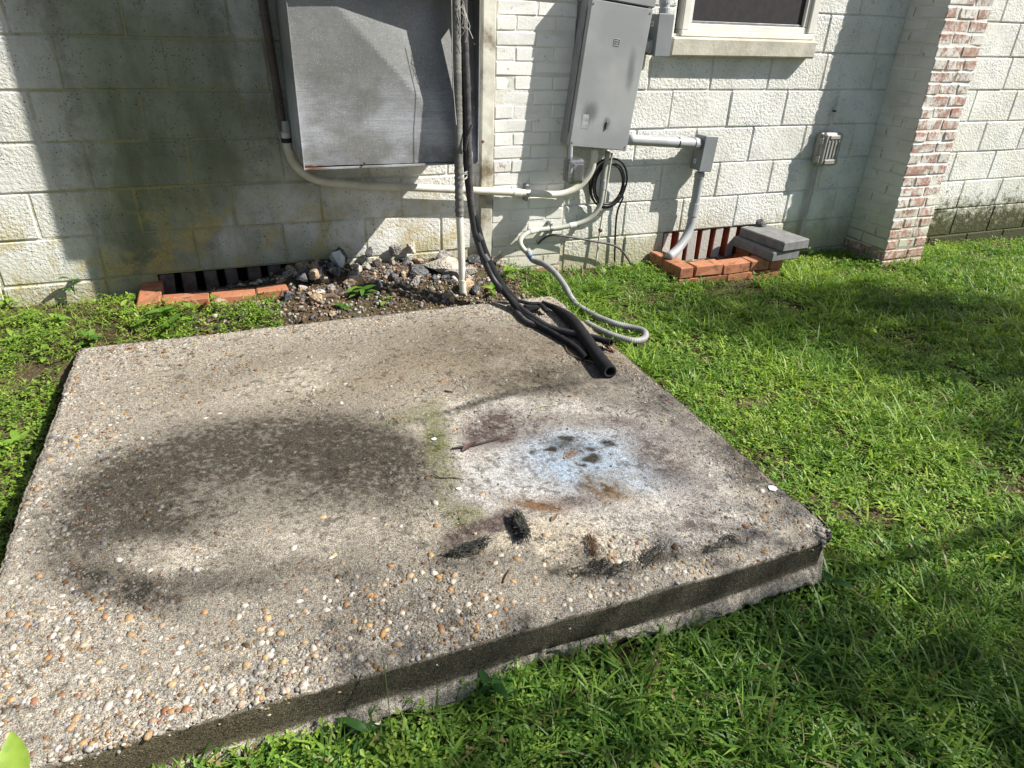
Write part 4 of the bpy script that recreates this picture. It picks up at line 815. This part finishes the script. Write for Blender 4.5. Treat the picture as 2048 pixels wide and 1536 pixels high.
# ------------------------------------------------------------------ litter on the slab
def stick(name, pts, r, mat, label, cat, seg=7, knob=.25):
    ps = resample(spline(pts, 6), .006); rr = np.interp(np.linspace(0, 1, len(ps)), [0, .15, .8, 1], [r*.7, r, r*.8, r*.35])*(1+knob*RNG.normal(0, .3, len(ps))); return put(link(name, mkmesh(name, *tube(ps, rr, seg), mat, True)), label, cat)
S = lambda x, y, h: gp(x, y, SL_Z+h)
stick('stick', [S(904, 897, .004), S(940, 892, .005), S(970, 885, .004), S(1002, 876, .006)], .0045, CHAR, 'blackened stick lying across the pale patch of the slab', 'stick')
stick('twig', [S(866, 947, .006), S(880, 955, .003), S(905, 955, .003), S(929, 959, .004)], .0022, WOOD, 'forked dark twig on the green stain of the slab', 'twig')
stick('twig', [S(889, 781, .004), S(908, 784, .004)], .0035, WOOD, 'short dark bit of bark on the brown upper slab', 'twig')
stick('twig', [S(1007, 1165, .004), S(1014, 1150, .006), S(1021, 1138, .004)], .0028, DRY, 'pale wood splinter among the pebbles of the slab', 'twig')
stick('twig', [S(1068, 818, .003), S(1085, 812, .004), S(1104, 811, .003)], .0022, m_plain('straw', (.36, .33, .22), .8, .2), 'straw coloured curled stem on the slab', 'twig')
def leafmesh(name, l, w, fold, droop, mat, n=5, wav=0.0):
    V = []; F = []
    for i in range(n+1):
        t = i/n; ww = w*math.sin(math.pi*min(1, (t*.93+.07)))**.75*(1-.25*t); z = -droop*t*t*l+wav*math.sin(t*9)*l
        V += [(-ww/2, t*l, z+fold*ww/2), (0, t*l, z), (ww/2, t*l, z+fold*ww/2)]
    for i in range(n):
        for j in range(2): F.append((i*3+j, i*3+j+1, i*3+j+4, i*3+j+3))
    return mkmesh(name, V, F, mat, True)
def leafob(name, me, loc, rot, label, cat, group=None): o = link(name, me, None, loc, rot); return put(o, label, cat, group)
leafob('dead_leaf', leafmesh('dead_leaf', .055, .024, .8, -.3, m_plain('dark_dead_leaf', (.085, .045, .04), .7, .4, 60)), S(925, 902, .003), (0, 0, -1.3), 'curled dark brown leaf below the blackened stick', 'leaf')
leafob('dead_leaf', leafmesh('dead_leaf', .03, .012, .9, -.3, DRY), S(1103, 1043, .003), (0, 0, -1.0), 'small curled brown leaf on the pale patch', 'leaf')
for x, y, s, lab in ((868, 878, .010, 'small white paint flake at the edge of the green stain'), (918, 977, .009, 'white paint flake on the lower green stain'), (1545, 976, .018, 'bluish white paint chip near the slab edge beside the grass')):
    c = S(x, y, .002); n_ = 7; V = [c+[s*RNG.uniform(.6, 1.1)*math.cos(a), s*RNG.uniform(.5, .9)*math.sin(a), RNG.uniform(0, .0015)] for a in np.linspace(0, 6.28, n_, endpoint=False)]; V2 = [v_-np.array([0, 0, .0015]) for v_ in V]
    put(link('paint_chip', mkmesh('paint_chip', V+V2, [tuple(range(n_)), tuple(reversed(range(n_, 2*n_)))]+[(i, i+n_, (i+1) % n_+n_, (i+1) % n_) for i in range(n_)], WHITE)), lab, 'paint chip')
def clump(x, y, l, w, h, ang, label, n=260, mat=CHAR, fl=.03):
    """matted lump of fibres"""
    c = S(x, y, 0); t = thing('fibre_clump', c, label, 'debris'); ca, sa2 = math.cos(ang), math.sin(ang); m_ = MB()
    core = stone_mesh(mat, int(x), 2); co_ = np.array([v_.co for v_ in core.vertices]); cl_ = co_*np.array([l*.46, w*.46, h*.55]); cl_ = np.stack([cl_[:, 0]*ca-cl_[:, 1]*sa2, cl_[:, 0]*sa2+cl_[:, 1]*ca, cl_[:, 2]+h*.42], 1)+c
    m_.add(cl_, [tuple(p_.vertices) for p_ in core.polygons])
    if h > .02: m_.obj('matted_core', mat, t)
    m_ = MB()
    for i in range(n):
        a = RNG.uniform(-1, 1, 2); a[0] *= .5*l; a[1] *= .5*w*math.sqrt(max(.05, 1-(2*a[0]/l)**2)); zz = h*max(.05, (1-(2*a[1]/w)**2))*RNG.uniform(.3, 1.0); b = np.array([a[0], a[1], zz]); dl = RNG.normal(0, 1, 3)*[fl, fl*.45, .006]; pts = []
        for q in (b-dl*.5, b+[0, 0, .002], b+dl*.5): q = np.array(q); q[2] = max(.0015, q[2]); pts.append(c+[q[0]*ca-q[1]*sa2, q[0]*sa2+q[1]*ca, q[2]])
        m_.tube(spline(pts, 2), .0009, 4, cap=False)
    m_.obj('fibres', mat, t)
clump(1040, 1060, .095, .050, .030, 1.45, 'upright oval lump of blackened fibres on the pale patch', fl=.026)
clump(940, 1101, .105, .045, .024, .15, 'dark caterpillar-shaped lump of blackened fibres on the slab', fl=.014)
clump(1303, 1111, .075, .045, .012, .5, 'low tuft of dark dead roots near the slab front', 70, CHAR, .022); clump(1180, 1138, .11, .045, .004, .1, 'flat smear of dark dead roots by the front pebbles', 60, CHAR, .02); clump(1240, 1138, .08, .035, .005, .2, 'thin dark root mat beside the flat smear', 40, CHAR, .02); clump(1440, 1088, .12, .03, .006, .25, 'long dark root mat near the broken slab corner', 55, CHAR, .025); clump(1182, 1092, .06, .035, .008, 1.2, 'wispy brown root tuft on the pale patch', 60, DRY)
for i in range(26):
    x = RNG.uniform(900, 1420); y = RNG.uniform(800, 1130); c = S(x, y, .002); o = link('crumb', STN['d'][i % 4] if i % 3 else STN['t'][i % 4], None, c); s = RNG.uniform(.0025, .006); o.scale = (s, s*RNG.uniform(.6, 1), s*.7); o.rotation_euler = (0, 0, RNG.uniform(0, 6)); put(o, 'tiny crumb of dirt lying on the pale patch of the slab', 'dirt crumb', 'dirt crumbs on the slab')

# ------------------------------------------------------------------ rubble between slab and wall
def onground(x, y, zg=None):
    P = gp(x, y, -.1)
    for _ in range(6): P = gp(x, y, float(gz(P[0], P[1])))
    if P[1] > -.02: P = wp(x, y, -.03)
    return P
p = onground(890, 545); o = stone('c', p[0], p[1], p[2]+.03, .15, .085, .07, 'large pale lump of broken concrete behind the white drain pipe', None, 'concrete_chunk'); o.rotation_euler = (.35, .1, .1)
for x, y, kd, sx, sz_, lab in ((680, 520, 'd', .055, .07, 'dark slag lump leaning on the wall with a white paint patch'), (740, 512, 'd', .035, .035, 'dark rock at the edge of the sunlit wall'), (790, 505, 'g', .05, .04, 'grey rock against the wall in the sun'), (822, 500, 'c', .045, .04, 'pale knobbly concrete lump against the wall')):
    p = onground(x, y); stone(kd, p[0], p[1], p[2]+sz_*.45, sx, sx*.7, sz_, lab)
q = wp(676, 518, -.12); V = [q+[-.03, 0, .035], q+[.012, -.005, .045], q+[.035, 0, .0], q+[.02, -.006, -.05], q+[.0, -.004, -.035], q+[-.015, -.004, .0]]; V2 = [v_+np.array([0, .003, 0]) for v_ in V]
put(link('paint_flake', mkmesh('paint_flake', V+V2, [(0, 5, 4, 3, 2, 1), (6, 7, 8, 9, 10, 11)]+[(i, (i+1) % 6, (i+1) % 6+6, i+6) for i in range(6)], m_plain('grey_white_paint', (.55, .58, .57), .8, .15, 40, bump=.4))), 'torn grey white paint flake on the dark slag lump', 'paint chip')
G1 = 'rubble stones heaped between slab and wall'
LABS = {'t': 'small tan brick and stone fragment in the rubble by the wall', 'd': 'small dark slag stone in the rubble by the wall', 'g': 'small grey stone in the rubble by the wall', 'c': 'small pale concrete fragment in the rubble by the wall'}
for i in range(165):
    x = RNG.uniform(560, 960) if i > 30 else RNG.uniform(430, 720); y = RNG.uniform(508, 605) if i > 30 else RNG.uniform(545, 640)
    p = onground(x, y)
    if p[1] > -.035: p = np.array([p[0], -RNG.uniform(.03, .14), 0]); p[2] = float(gz(p[0], p[1]))+RNG.uniform(0, .02)*(p[0] > 1.25)
    if in_slab(p[0], p[1], .03): continue
    if p[0] < 1.02 and -.31 < p[1] < -.19: continue
    s = float(np.exp(RNG.normal(math.log(.024), .42))); kd = RNG.choice(['t', 'd', 'g', 'c'], p=[.30, .34, .22, .14]); stone(kd, p[0], p[1], p[2]+s*.35, s*RNG.uniform(.8, 1.3), s*RNG.uniform(.7, 1.1), s*RNG.uniform(.6, .95), LABS[kd], G1+' '+kd.replace('t', '(tan)').replace('d', '(dark)').replace('g', '(grey)') if kd in 'tdg' else G1+' (pale)')
# fine gravel and chips as one mass
NG = 5200; rx = RNG.uniform(.55, 2.2, NG); ry = RNG.uniform(-.66, -.01, NG); kp = (~in_slab(rx, ry, .01)) & (RNG.uniform(0, 1, NG) < np.clip(1.25-np.abs(rx-1.6)*.9, .05, 1)); kp &= ~((rx < 1.0) & (ry > -.31) & (ry < -.2)); rx = rx[kp]; ry = ry[kp]; ng = len(rx); gs = np.exp(RNG.normal(math.log(.0055), .45, ng)).clip(.002, .015)
jv = bv[None]*(1+RNG.normal(0, .22, (ng, len(bv), 1)))*gs[:, None, None]*RNG.uniform(.6, 1.2, (ng, 1, 3)); GV = jv+np.stack([rx, ry, gz(rx, ry)+gs*.3], -1)[:, None]
gpal = np.array([(.28, .21, .15), (.14, .085, .06), (.07, .07, .075), (.24, .235, .225), (.38, .35, .30), (.12, .105, .085)])[RNG.choice(6, ng)]*RNG.uniform(.6, 1.2, (ng, 1))
put(link('gravel', fastmesh('gravel', GV.reshape(-1, 3), None, (bf[None]+(np.arange(ng)*len(bv))[:, None, None]).reshape(-1, 3), GRAV, np.repeat(gpal, len(bv), 0))), 'loose brown and grey gravel between the slab and the wall', 'gravel', kind='stuff')
OG = lambda x, y, h=.01: onground(x, y)+np.array([0, 0, h])
stick('stick', [OG(650, 567), OG(690, 562, .012), OG(740, 558, .012)], .008, WOOD, 'grey brown stick lying in the shaded rubble', 'stick'); stick('bark', [OG(622, 612), OG(655, 600, .02), OG(690, 604, .012)], .014, WOOD, 'curved piece of brown bark in front of the rubble', 'bark'); stick('stick', [OG(606, 640, .0), OG(607, 655, .03), OG(611, 648, .05)], .007, WOOD, 'short upright wood stub at the back edge of the slab', 'stick')

# ------------------------------------------------------------------ vegetation
BAREC = [onground(x, y) for x, y in ((1440, 590), (1180, 560), (1500, 700), (180, 605), (430, 650), (1490, 580), (1950, 545), (1230, 1290), (720, 1440))]
def blocked(x, y):
    b = in_slab(x, y, .012) | (y > -.012); b |= (x > .10) & (x < .2) & (y < -.65) & (y > -2.6)
    b |= (x > 3.16) & (x < 3.94) & (y > -.36); b |= (x > .33) & (x < 1.02) & (y > -.31); b |= (x > BX0-.01) & (x < BX1+.01) & (y > -.35)
    return b | flexnear(x, y)
def flexnear(x, y):
    m_ = (x > 2.2) & (x < 2.9) & (y > -1.3) & (y < 0); out = np.zeros(np.shape(x), bool); xi = x[m_]; yi = y[m_]
    if len(xi): out[m_] = (((xi[:, None]-FLEXP[:, 0])**2+(yi[:, None]-FLEXP[:, 1])**2).min(1) < .026**2)
    return out
def veg_density(x, y):
    d = .9+.5*(fbm(x*2.3, y*2.3, 101)-.35); d *= np.where((x > .95) & (x < 2.15) & (y > -.66), .03, 1.0); d *= np.clip(.35+(-y)/.20, .35, 1)
    for b, r in zip(BAREC, (.16, .2, .09, .16, .08, .18, .12, .10, .08)): d *= 1-.85*np.exp(-((x-b[0])**2+(y-b[1])**2)/(r*r))
    d *= 1-.5*((y < SL_Y1) & (y > SL_Y1-.06))*(fbm(x*4, y*0, 202) > .45); return np.clip(d, 0, 1)
def scatter(n, box, f):
    x = RNG.uniform(box[0], box[1], n); y = RNG.uniform(box[2], box[3], n); k = (~blocked(x, y)) & (RNG.uniform(0, 1, n) < f(x, y)); return x[k], y[k]
def region(x, y):      # only what the place shows from around here
    px, py = to_px(np.stack([x, y, gz(x, y)], -1)); d = np.stack([x, y, gz(x, y)], -1)-CP; return ((d@CF) > .1) & (px > -520) & (px < 3000) & (py < 2300)
def blades(x, y, Lh, Wd, lean, hue, tuft=None):
    n = len(x); z = gz(x, y); th = RNG.uniform(0, 6.283, n) if tuft is None else tuft; ln = lean; bend = RNG.uniform(.15, .95, n)
    S_ = np.array([0, .4, .75, 1.0]); wS = np.array([.75, 1.0, .62, 0]); dx, dy = np.cos(th), np.sin(th); V = np.zeros((n, 7, 3), np.float32); tw = RNG.normal(0, .5, n); sxx, syy = -np.sin(th+tw), np.cos(th+tw); i = 0
    for s, w in zip(S_, wS):
        hx = Lh*(ln*s+bend*s*s*.8); hz = Lh*(s*(1-.35*ln)-.55*bend*s*s*(1+.5*ln)); cx_ = x+dx*hx; cy_ = y+dy*hx; cz_ = z+np.maximum(hz, .002+.01*s)
        if w == 0: V[:, 6] = np.stack([cx_, cy_, cz_], -1)
        else:
            V[:, i] = np.stack([cx_-sxx*Wd*w/2, cy_-syy*Wd*w/2, cz_], -1); V[:, i+1] = np.stack([cx_+sxx*Wd*w/2, cy_+syy*Wd*w/2, cz_], -1); i += 2
    b = (np.arange(n)*7)[:, None]; quads = np.concatenate([b+np.array([0, 1, 3, 2]), b+np.array([2, 3, 5, 4])]); tris = b+np.array([4, 5, 6]); return V.reshape(-1, 3), quads, tris, np.repeat(hue, 7, 0)
def green(n, x, y, base=((.04, .115, .017), (.15, .28, .038), (.34, .45, .085)), dry=.04):
    t = RNG.uniform(0, 1, n)*.75+.9*(fbm(x*3, y*3, 141)-.36); t = np.clip(t, 0, 1)[:, None]; a, b, c = map(np.array, base); col = np.where(t < .5, a+(b-a)*t*2, b+(c-b)*(t-.5)*2)
    d = RNG.uniform(0, 1, n) < dry; col[d] = np.array([.30, .24, .11])*RNG.uniform(.5, 1.1, (d.sum(), 1)); return col*RNG.uniform(.75, 1.2, (n, 1))
def tufted(x, y, per, spread):
    x = np.repeat(x, per)+RNG.normal(0, spread, len(x)*per); y = np.repeat(y, per)+RNG.normal(0, spread, len(y)*per); k = ~blocked(x, y); return x[k], y[k]
def add_grass(name, x, y, l0, l1, w0, w1, label, dry=.04, base=None, leanr=(.1, .95)):
    k = region(x, y); x = x[k]; y = y[k]; n = len(x); m_ = .6+.8*fbm(x*2.6, y*2.6, 121); ln_ = RNG.uniform(l0, l1, n)*m_
    V, q, t, c = blades(x, y, ln_, RNG.uniform(w0, w1, n), RNG.uniform(*leanr, n), green(n, x, y, dry=dry, **({'base': base} if base else {}))); put(link(name, fastmesh(name, V, q, t, GRASSM, c)), label, 'grass', kind='stuff'); return n
grass_right = lambda x, y: veg_density(x, y)*sstep(1.9, 2.3, x+np.where(y < SL_Y1, 3, 0))
x, y = scatter(54000, (2.1, 7.6, -3.9, 0), lambda x, y: grass_right(x, y)*sstep(.30, .58, fbm(x*8, y*8, 303))); x, y = tufted(x, y, 6, .013); n1 = add_grass('grass', x, y, .022, .078, .0042, .0092, 'short mown lawn grass right of the slab')
x, y = scatter(12500, (-.4, 3.6, -3.75, -2.5), lambda x, y: veg_density(x, y)*sstep(.22, .5, fbm(x*9, y*9, 304))); x, y = tufted(x, y, 6, .013); n2 = add_grass('grass', x, y, .035, .11, .004, .0095, 'longer lawn grass growing along the front of the slab', base=((.034, .10, .017), (.10, .215, .033), (.23, .35, .062)))
x, y = scatter(4200, (1.9, 5.5, -3.3, -.3), lambda x, y: veg_density(x, y)*sstep(.45, .6, fbm(x*3, y*3, 77))*np.where(x > 2.25, 1, 0)); x, y = tufted(x, y, 9, .02); add_grass('grass', x, y, .07, .15, .004, .0085, 'taller arching tufts of broad grass in the lawn', dry=.02)
x, y = scatter(22000, (-1.0, 1.0, -2.6, 0), lambda x, y: veg_density(x, y)*.8); add_grass('grass', x, y, .02, .07, .0025, .005, 'sparse fine grass left of the slab', dry=.12, base=((.09, .17, .03), (.18, .28, .045), (.28, .36, .07)))
x, y = scatter(16000, (-1.2, 7.6, -3.8, 0), lambda x, y: veg_density(x, y)); add_grass('dry_thatch', x, y, .03, .07, .0016, .003, 'dry straw thatch between the living grass', dry=1.0, leanr=(1.2, 2.2))
def cover(name, n, box, f, smin, smax, hmax, base, label):
    x, y = scatter(n, box, f); k = region(x, y); x = x[k]; y = y[k]; n = len(x); h = RNG.uniform(.006, hmax, n); s = RNG.uniform(smin, smax, n); V = []; out = np.zeros((n, 3, 5, 3), np.float32); a0 = RNG.uniform(0, 6.28, n); z = gz(x, y)+h; hu = green(n, x, y, base=base, dry=.015)
    for j in range(3):
        a = a0+j*2.09+RNG.normal(0, .25, n); ca, sa3 = np.cos(a), np.sin(a); up_ = RNG.normal(.12, .35, n)
        for i, (r, w, f_) in enumerate(((.05, 0, 0), (.66, -.34, .2), (1.2, 0, .02), (.66, .34, .2), (.6, 0, 0))):
            out[:, j, i, 0] = x+s*(r*ca-w*sa3); out[:, j, i, 1] = y+s*(r*sa3+w*ca); out[:, j, i, 2] = z+s*(r*up_+f_*.6)
    b = (np.arange(n*3)*5)[:, None]; t = np.concatenate([b+np.array(q) for q in ((0, 1, 4), (1, 2, 4), (2, 3, 4), (3, 0, 4))]); put(link(name, fastmesh(name, out.reshape(-1, 3), None, t, COVERM, np.repeat(hu, 15, 0))), label, 'weeds', kind='stuff')
YG = ((.09, .19, .025), (.19, .32, .04), (.30, .40, .06))
cover('clover', 46000, (-1.2, 1.05, -2.7, 0), lambda x, y: np.clip(veg_density(x, y)*1.2, 0, 1)*sstep(.22, .6, fbm(x*9, y*9, 305)), .005, .016, .05, YG, 'yellow green creeping weeds covering the ground left of the slab')
cover('clover', 60000, (2.1, 7.6, -3.9, 0), lambda x, y: veg_density(x, y)*np.clip(.35+1.2*(fbm(x*2, y*2, 55)-.3)+.4*sstep(-1.2, -.2, y), 0, 1), .006, .017, .045, ((.07, .17, .025), (.16, .29, .04), (.31, .41, .07)), 'small leaved weeds mixed into the lawn')
cover('clover', 7000, (-.3, 3.2, -3.45, -2.52), lambda x, y: veg_density(x, y)*.9, .006, .014, .05, ((.05, .13, .025), (.10, .21, .035), (.18, .29, .05)), 'small leaved weeds along the front of the slab')
# litter of dead leaves and needles
NL = 5200; lx = np.r_[RNG.uniform(.0, 2.2, NL//2), RNG.uniform(2.2, 5.5, NL//2)]; ly = np.r_[RNG.uniform(-.66, -.01, NL//2), RNG.uniform(-.9, -.01, NL//2)]; k = ~blocked(lx, ly); lx = lx[k]; ly = ly[k]; n = len(lx); a = RNG.uniform(0, 6.28, n); l_ = RNG.uniform(.006, .03, n); w_ = RNG.uniform(.001, .006, n); zz = gz(lx, ly)+RNG.uniform(.003, .014, n); LV = np.zeros((n, 4, 3), np.float32)
for i, (s1, s2) in enumerate(((-.5, 0), (0, -.5), (.5, 0), (0, .5))): LV[:, i] = np.stack([lx+np.cos(a)*l_*s1-np.sin(a)*w_*s2, ly+np.sin(a)*l_*s1+np.cos(a)*w_*s2, zz+RNG.normal(0, .003, n)], -1)
put(link('leaf_litter', fastmesh('leaf_litter', LV.reshape(-1, 3), np.arange(n*4).reshape(-1, 4), None, LITTER, np.repeat(np.array([(.20, .12, .075)])*RNG.uniform(.4, 1.6, (n, 1)), 4, 0))), 'dry brown leaf litter along the foot of the wall', 'litter', kind='stuff')
lm = {'a': [leafmesh('leaf', .06, .028, .35, .35, LEAF_A), leafmesh('leaf', .06, .034, .3, .2, LEAF_A, wav=.02)], 'y': [leafmesh('leaf', .06, .032, .3, .25, LEAF_Y), leafmesh('leaf', .06, .026, .4, .4, LEAF_Y)], 'd': [leafmesh('leaf', .06, .022, .4, .4, LEAF_D), leafmesh('leaf', .06, .03, .3, .3, LEAF_D, wav=.03)]}
GL = 'broad-leaved weeds left of the slab'
def weed(x, y, kind, n, size, tall, label, group, P=None):
    if group == GL: size *= 1.2; tall += .03
    p = onground(x, y) if P is None else P
    if in_slab(p[0], p[1], .0): p[1] = SL_Y0+.02 if p[1] > -1 else SL_Y1-.03; p[2] = float(gz(p[0], p[1]))
    t = thing('weed', p, label, 'weed', group); st = MB(); 
    for i in range(n):
        a = i*2.4+RNG.normal(0, .3); f = RNG.uniform(.15, 1); b = p+np.array([.008*math.cos(a)*tall, .008*math.sin(a)*tall, tall*f*.9]); o = link('leaf', random.choice(lm[kind]), t, b, (RNG.uniform(.05, .75), RNG.normal(0, .2), a)); s = size/.06*RNG.uniform(.65, 1.15); o.scale = (s, s, s)
    st.tube([p, p+[.004, .002, tall*.5], p+[.006, -.003, tall*.95]], [.0028, .0022, .0012], 6).obj('stem', STEM, t)
for x, y, k_, n, s, h in ((150, 590, 'd', 7, .06, .09), (60, 640, 'y', 6, .045, .03), (30, 690, 'y', 6, .05, .03), (120, 655, 'y', 7, .05, .04), (180, 690, 'a', 6, .05, .03), (250, 640, 'y', 6, .045, .04), (330, 650, 'a', 8, .06, .05), (385, 640, 'y', 6, .05, .06), (345, 670, 'a', 6, .05, .03), (430, 625, 'y', 5, .05, .05), (90, 720, 'y', 6, .04, .03), (60, 800, 'y', 6, .04, .02), (40, 900, 'y', 6, .045, .02), (20, 610, 'y', 5, .045, .04), (275, 665, 'y', 6, .04, .03)):
    weed(x, y, k_, n, s, h, 'low weed with pale oval leaves on the ground left of the slab' if k_ == 'y' else 'green broad-leaved weed between the slab and the low brick edging' if k_ == 'a' else 'dark leafy weed at the shadow edge under the left wall', GL if k_ != 'd' else None)
weed(725, 600, 'a', 11, .075, .07, 'bushy green weed with long leaves at the back edge of the slab', None); weed(772, 612, 'y', 6, .05, .05, 'pale weed beside the bushy weed behind the slab', None); weed(690, 622, 'a', 5, .05, .04, 'small green weed left of the bushy weed behind the slab', None)
weed(1012, 560, 'y', 6, .08, .08, 'big pale leaved weed behind the black pipe bundle', None); weed(985, 592, 'y', 7, .06, .05, 'pale weed growing between the drain pipe and the black pipes', None)
for x, y in ((1615, 520), (1680, 535), (1722, 525), (1745, 545)): weed(x, y, 'a', 6, .035, .10, 'slender weed with small leaves growing by the foot of the buttress', 'slender weeds by the buttress')
weed(1800, 530, 'y', 4, .045, .10, 'thin weed standing against the red brick foot of the buttress', None)
weed(985, 1400, 'd', 8, .06, .06, 'dark broad-leaved rosette weed against the slab front', None); weed(1590, 1120, 'd', 5, .06, .06, 'dark weed under the broken slab corner', None); weed(735, 1480, 'd', 4, .07, .04, 'dark leaved weed beside the pale stone before the slab', None)
LB = wp(34, 1572, -2.62); lt = thing('weed', (LB[0], -2.62, float(gz(LB[0], -2.62))), 'large bright green leaf poking up over the slab front', 'weed')
o = link('leaf', leafmesh('leaf', .085, .050, .3, .15, LEAF_Y), lt, LB, (.95, .1, .15)); o = link('leaf', lm['y'][0], lt, LB-[0, 0, .04], (.5, 0, 1.7))
MB().tube([(LB[0], -2.62, float(gz(LB[0], -2.62))), tuple(LB-[.005, 0, .06]), tuple(LB)], [.0028, .0022, .0015], 6).obj('stem', STEM, lt)
p = onground(735, 1455); stone('c', p[0], p[1], p[2]+.004, .05, .035, .012, 'flat pinkish stone in the grass before the slab')
p = onground(5, 705); stone('t', p[0], p[1], p[2]+.01, .03, .025, .016, 'tan stone among the weeds left of the slab')
def stalk(pts, label): put(link('grass_stalk', mkmesh('grass_stalk', *tube(resample(spline(pts, 6), .015), .0011, 5), STEM, True)), label, 'grass stalk')
p0 = onground(785, 1500); stalk([p0, p0+[.004, .03, .10], p0+[.006, .07, .20]], 'tall thin seed stalk standing before the slab front')

# ------------------------------------------------------------------ tree outside the frame whose crown shades parts of the lawn
def inpoly(pt, poly):
    x, y = pt; c = False; j = len(poly)-1
    for i in range(len(poly)):
        if (poly[i][1] > y) != (poly[j][1] > y) and x < (poly[j][0]-poly[i][0])*(y-poly[i][1])/(poly[j][1]-poly[i][1])+poly[i][0]: c = not c
        j = i
    return c
SHADE = [([(1330, 625), (1480, 590), (1720, 570), (1920, 575), (2300, 610), (2400, 860), (2048, 815), (1880, 740), (1640, 690), (1450, 670)], 1.1), ([(1960, 800), (2300, 800), (2300, 960), (2048, 905)], .8),
         ([(1480, 1120), (1700, 1060), (2060, 1110), (2500, 1180), (2500, 1900), (1800, 1900), (1560, 1480), (1380, 1300)], .68), ([(760, 1400), (1180, 1270), (1500, 1150), (1560, 1500), (1200, 1900), (700, 1700)], .6), ([(1480, 850), (1700, 960), (1640, 1020), (1500, 950)], .35)]
tree = thing('unseen_shade_tree', (9.6, -4.4, -.3), 'unseen broad leafy shade tree standing beyond the lawn', 'tree')
cl_pts = []
for poly, dens in SHADE:
    wpoly = [tuple(gp(x, y, -.22)[:2]) for x, y in poly]; xs = [p_[0] for p_ in wpoly]; ys = [p_[1] for p_ in wpoly]; area = (max(xs)-min(xs))*(max(ys)-min(ys)); n = int(area*42*dens)
    for _ in range(n):
        q = (RNG.uniform(min(xs), max(xs)), RNG.uniform(min(ys), max(ys)))
        if inpoly(q, wpoly): cl_pts.append(np.array([q[0], q[1], -.2])+SUN*RNG.uniform(7.0, 9.6))
cl_pts = np.array(cl_pts); nlf = 40; N_ = len(cl_pts)*nlf
cp = np.repeat(cl_pts, nlf, 0)+RNG.normal(0, 1, (N_, 3))*[.13, .13, .13]; s = RNG.uniform(.025, .05, N_); a = RNG.normal(0, 1, (N_, 3)); a /= np.linalg.norm(a, axis=1)[:, None]; b = np.cross(a, RNG.normal(0, 1, (N_, 3))); b /= np.linalg.norm(b, axis=1)[:, None]; TV = np.stack([cp-a*s[:, None], cp-b*s[:, None]*.5, cp+a*s[:, None], cp+b*s[:, None]*.5], 1).reshape(-1, 3)
put(link('crown', fastmesh('crown', TV, np.arange(N_*4).reshape(-1, 4), None, CROWN), tree), None)
tb_ = MB(); base = np.array([9.6, -4.4, -.45]); fork = base+[-.1, .05, 3.2]; tb_.tube(resample(spline([base, base+[.05, 0, 1.5], fork], 6), .25), .16, 12); tb_.obj('trunk', BARK, tree, True)
for c in cl_pts[RNG.choice(len(cl_pts), 16, replace=False)]:
    m_ = (fork+c)/2+[0, 0, .35]; pts = resample(spline([fork, m_, c], 6), .2); MB().tube(pts, np.linspace(.06, .008, len(pts)), 7).obj('limb', BARK, tree, True)
print('blades', n1, n2, 'crown leaves', N_, 'pebbles small', ns)
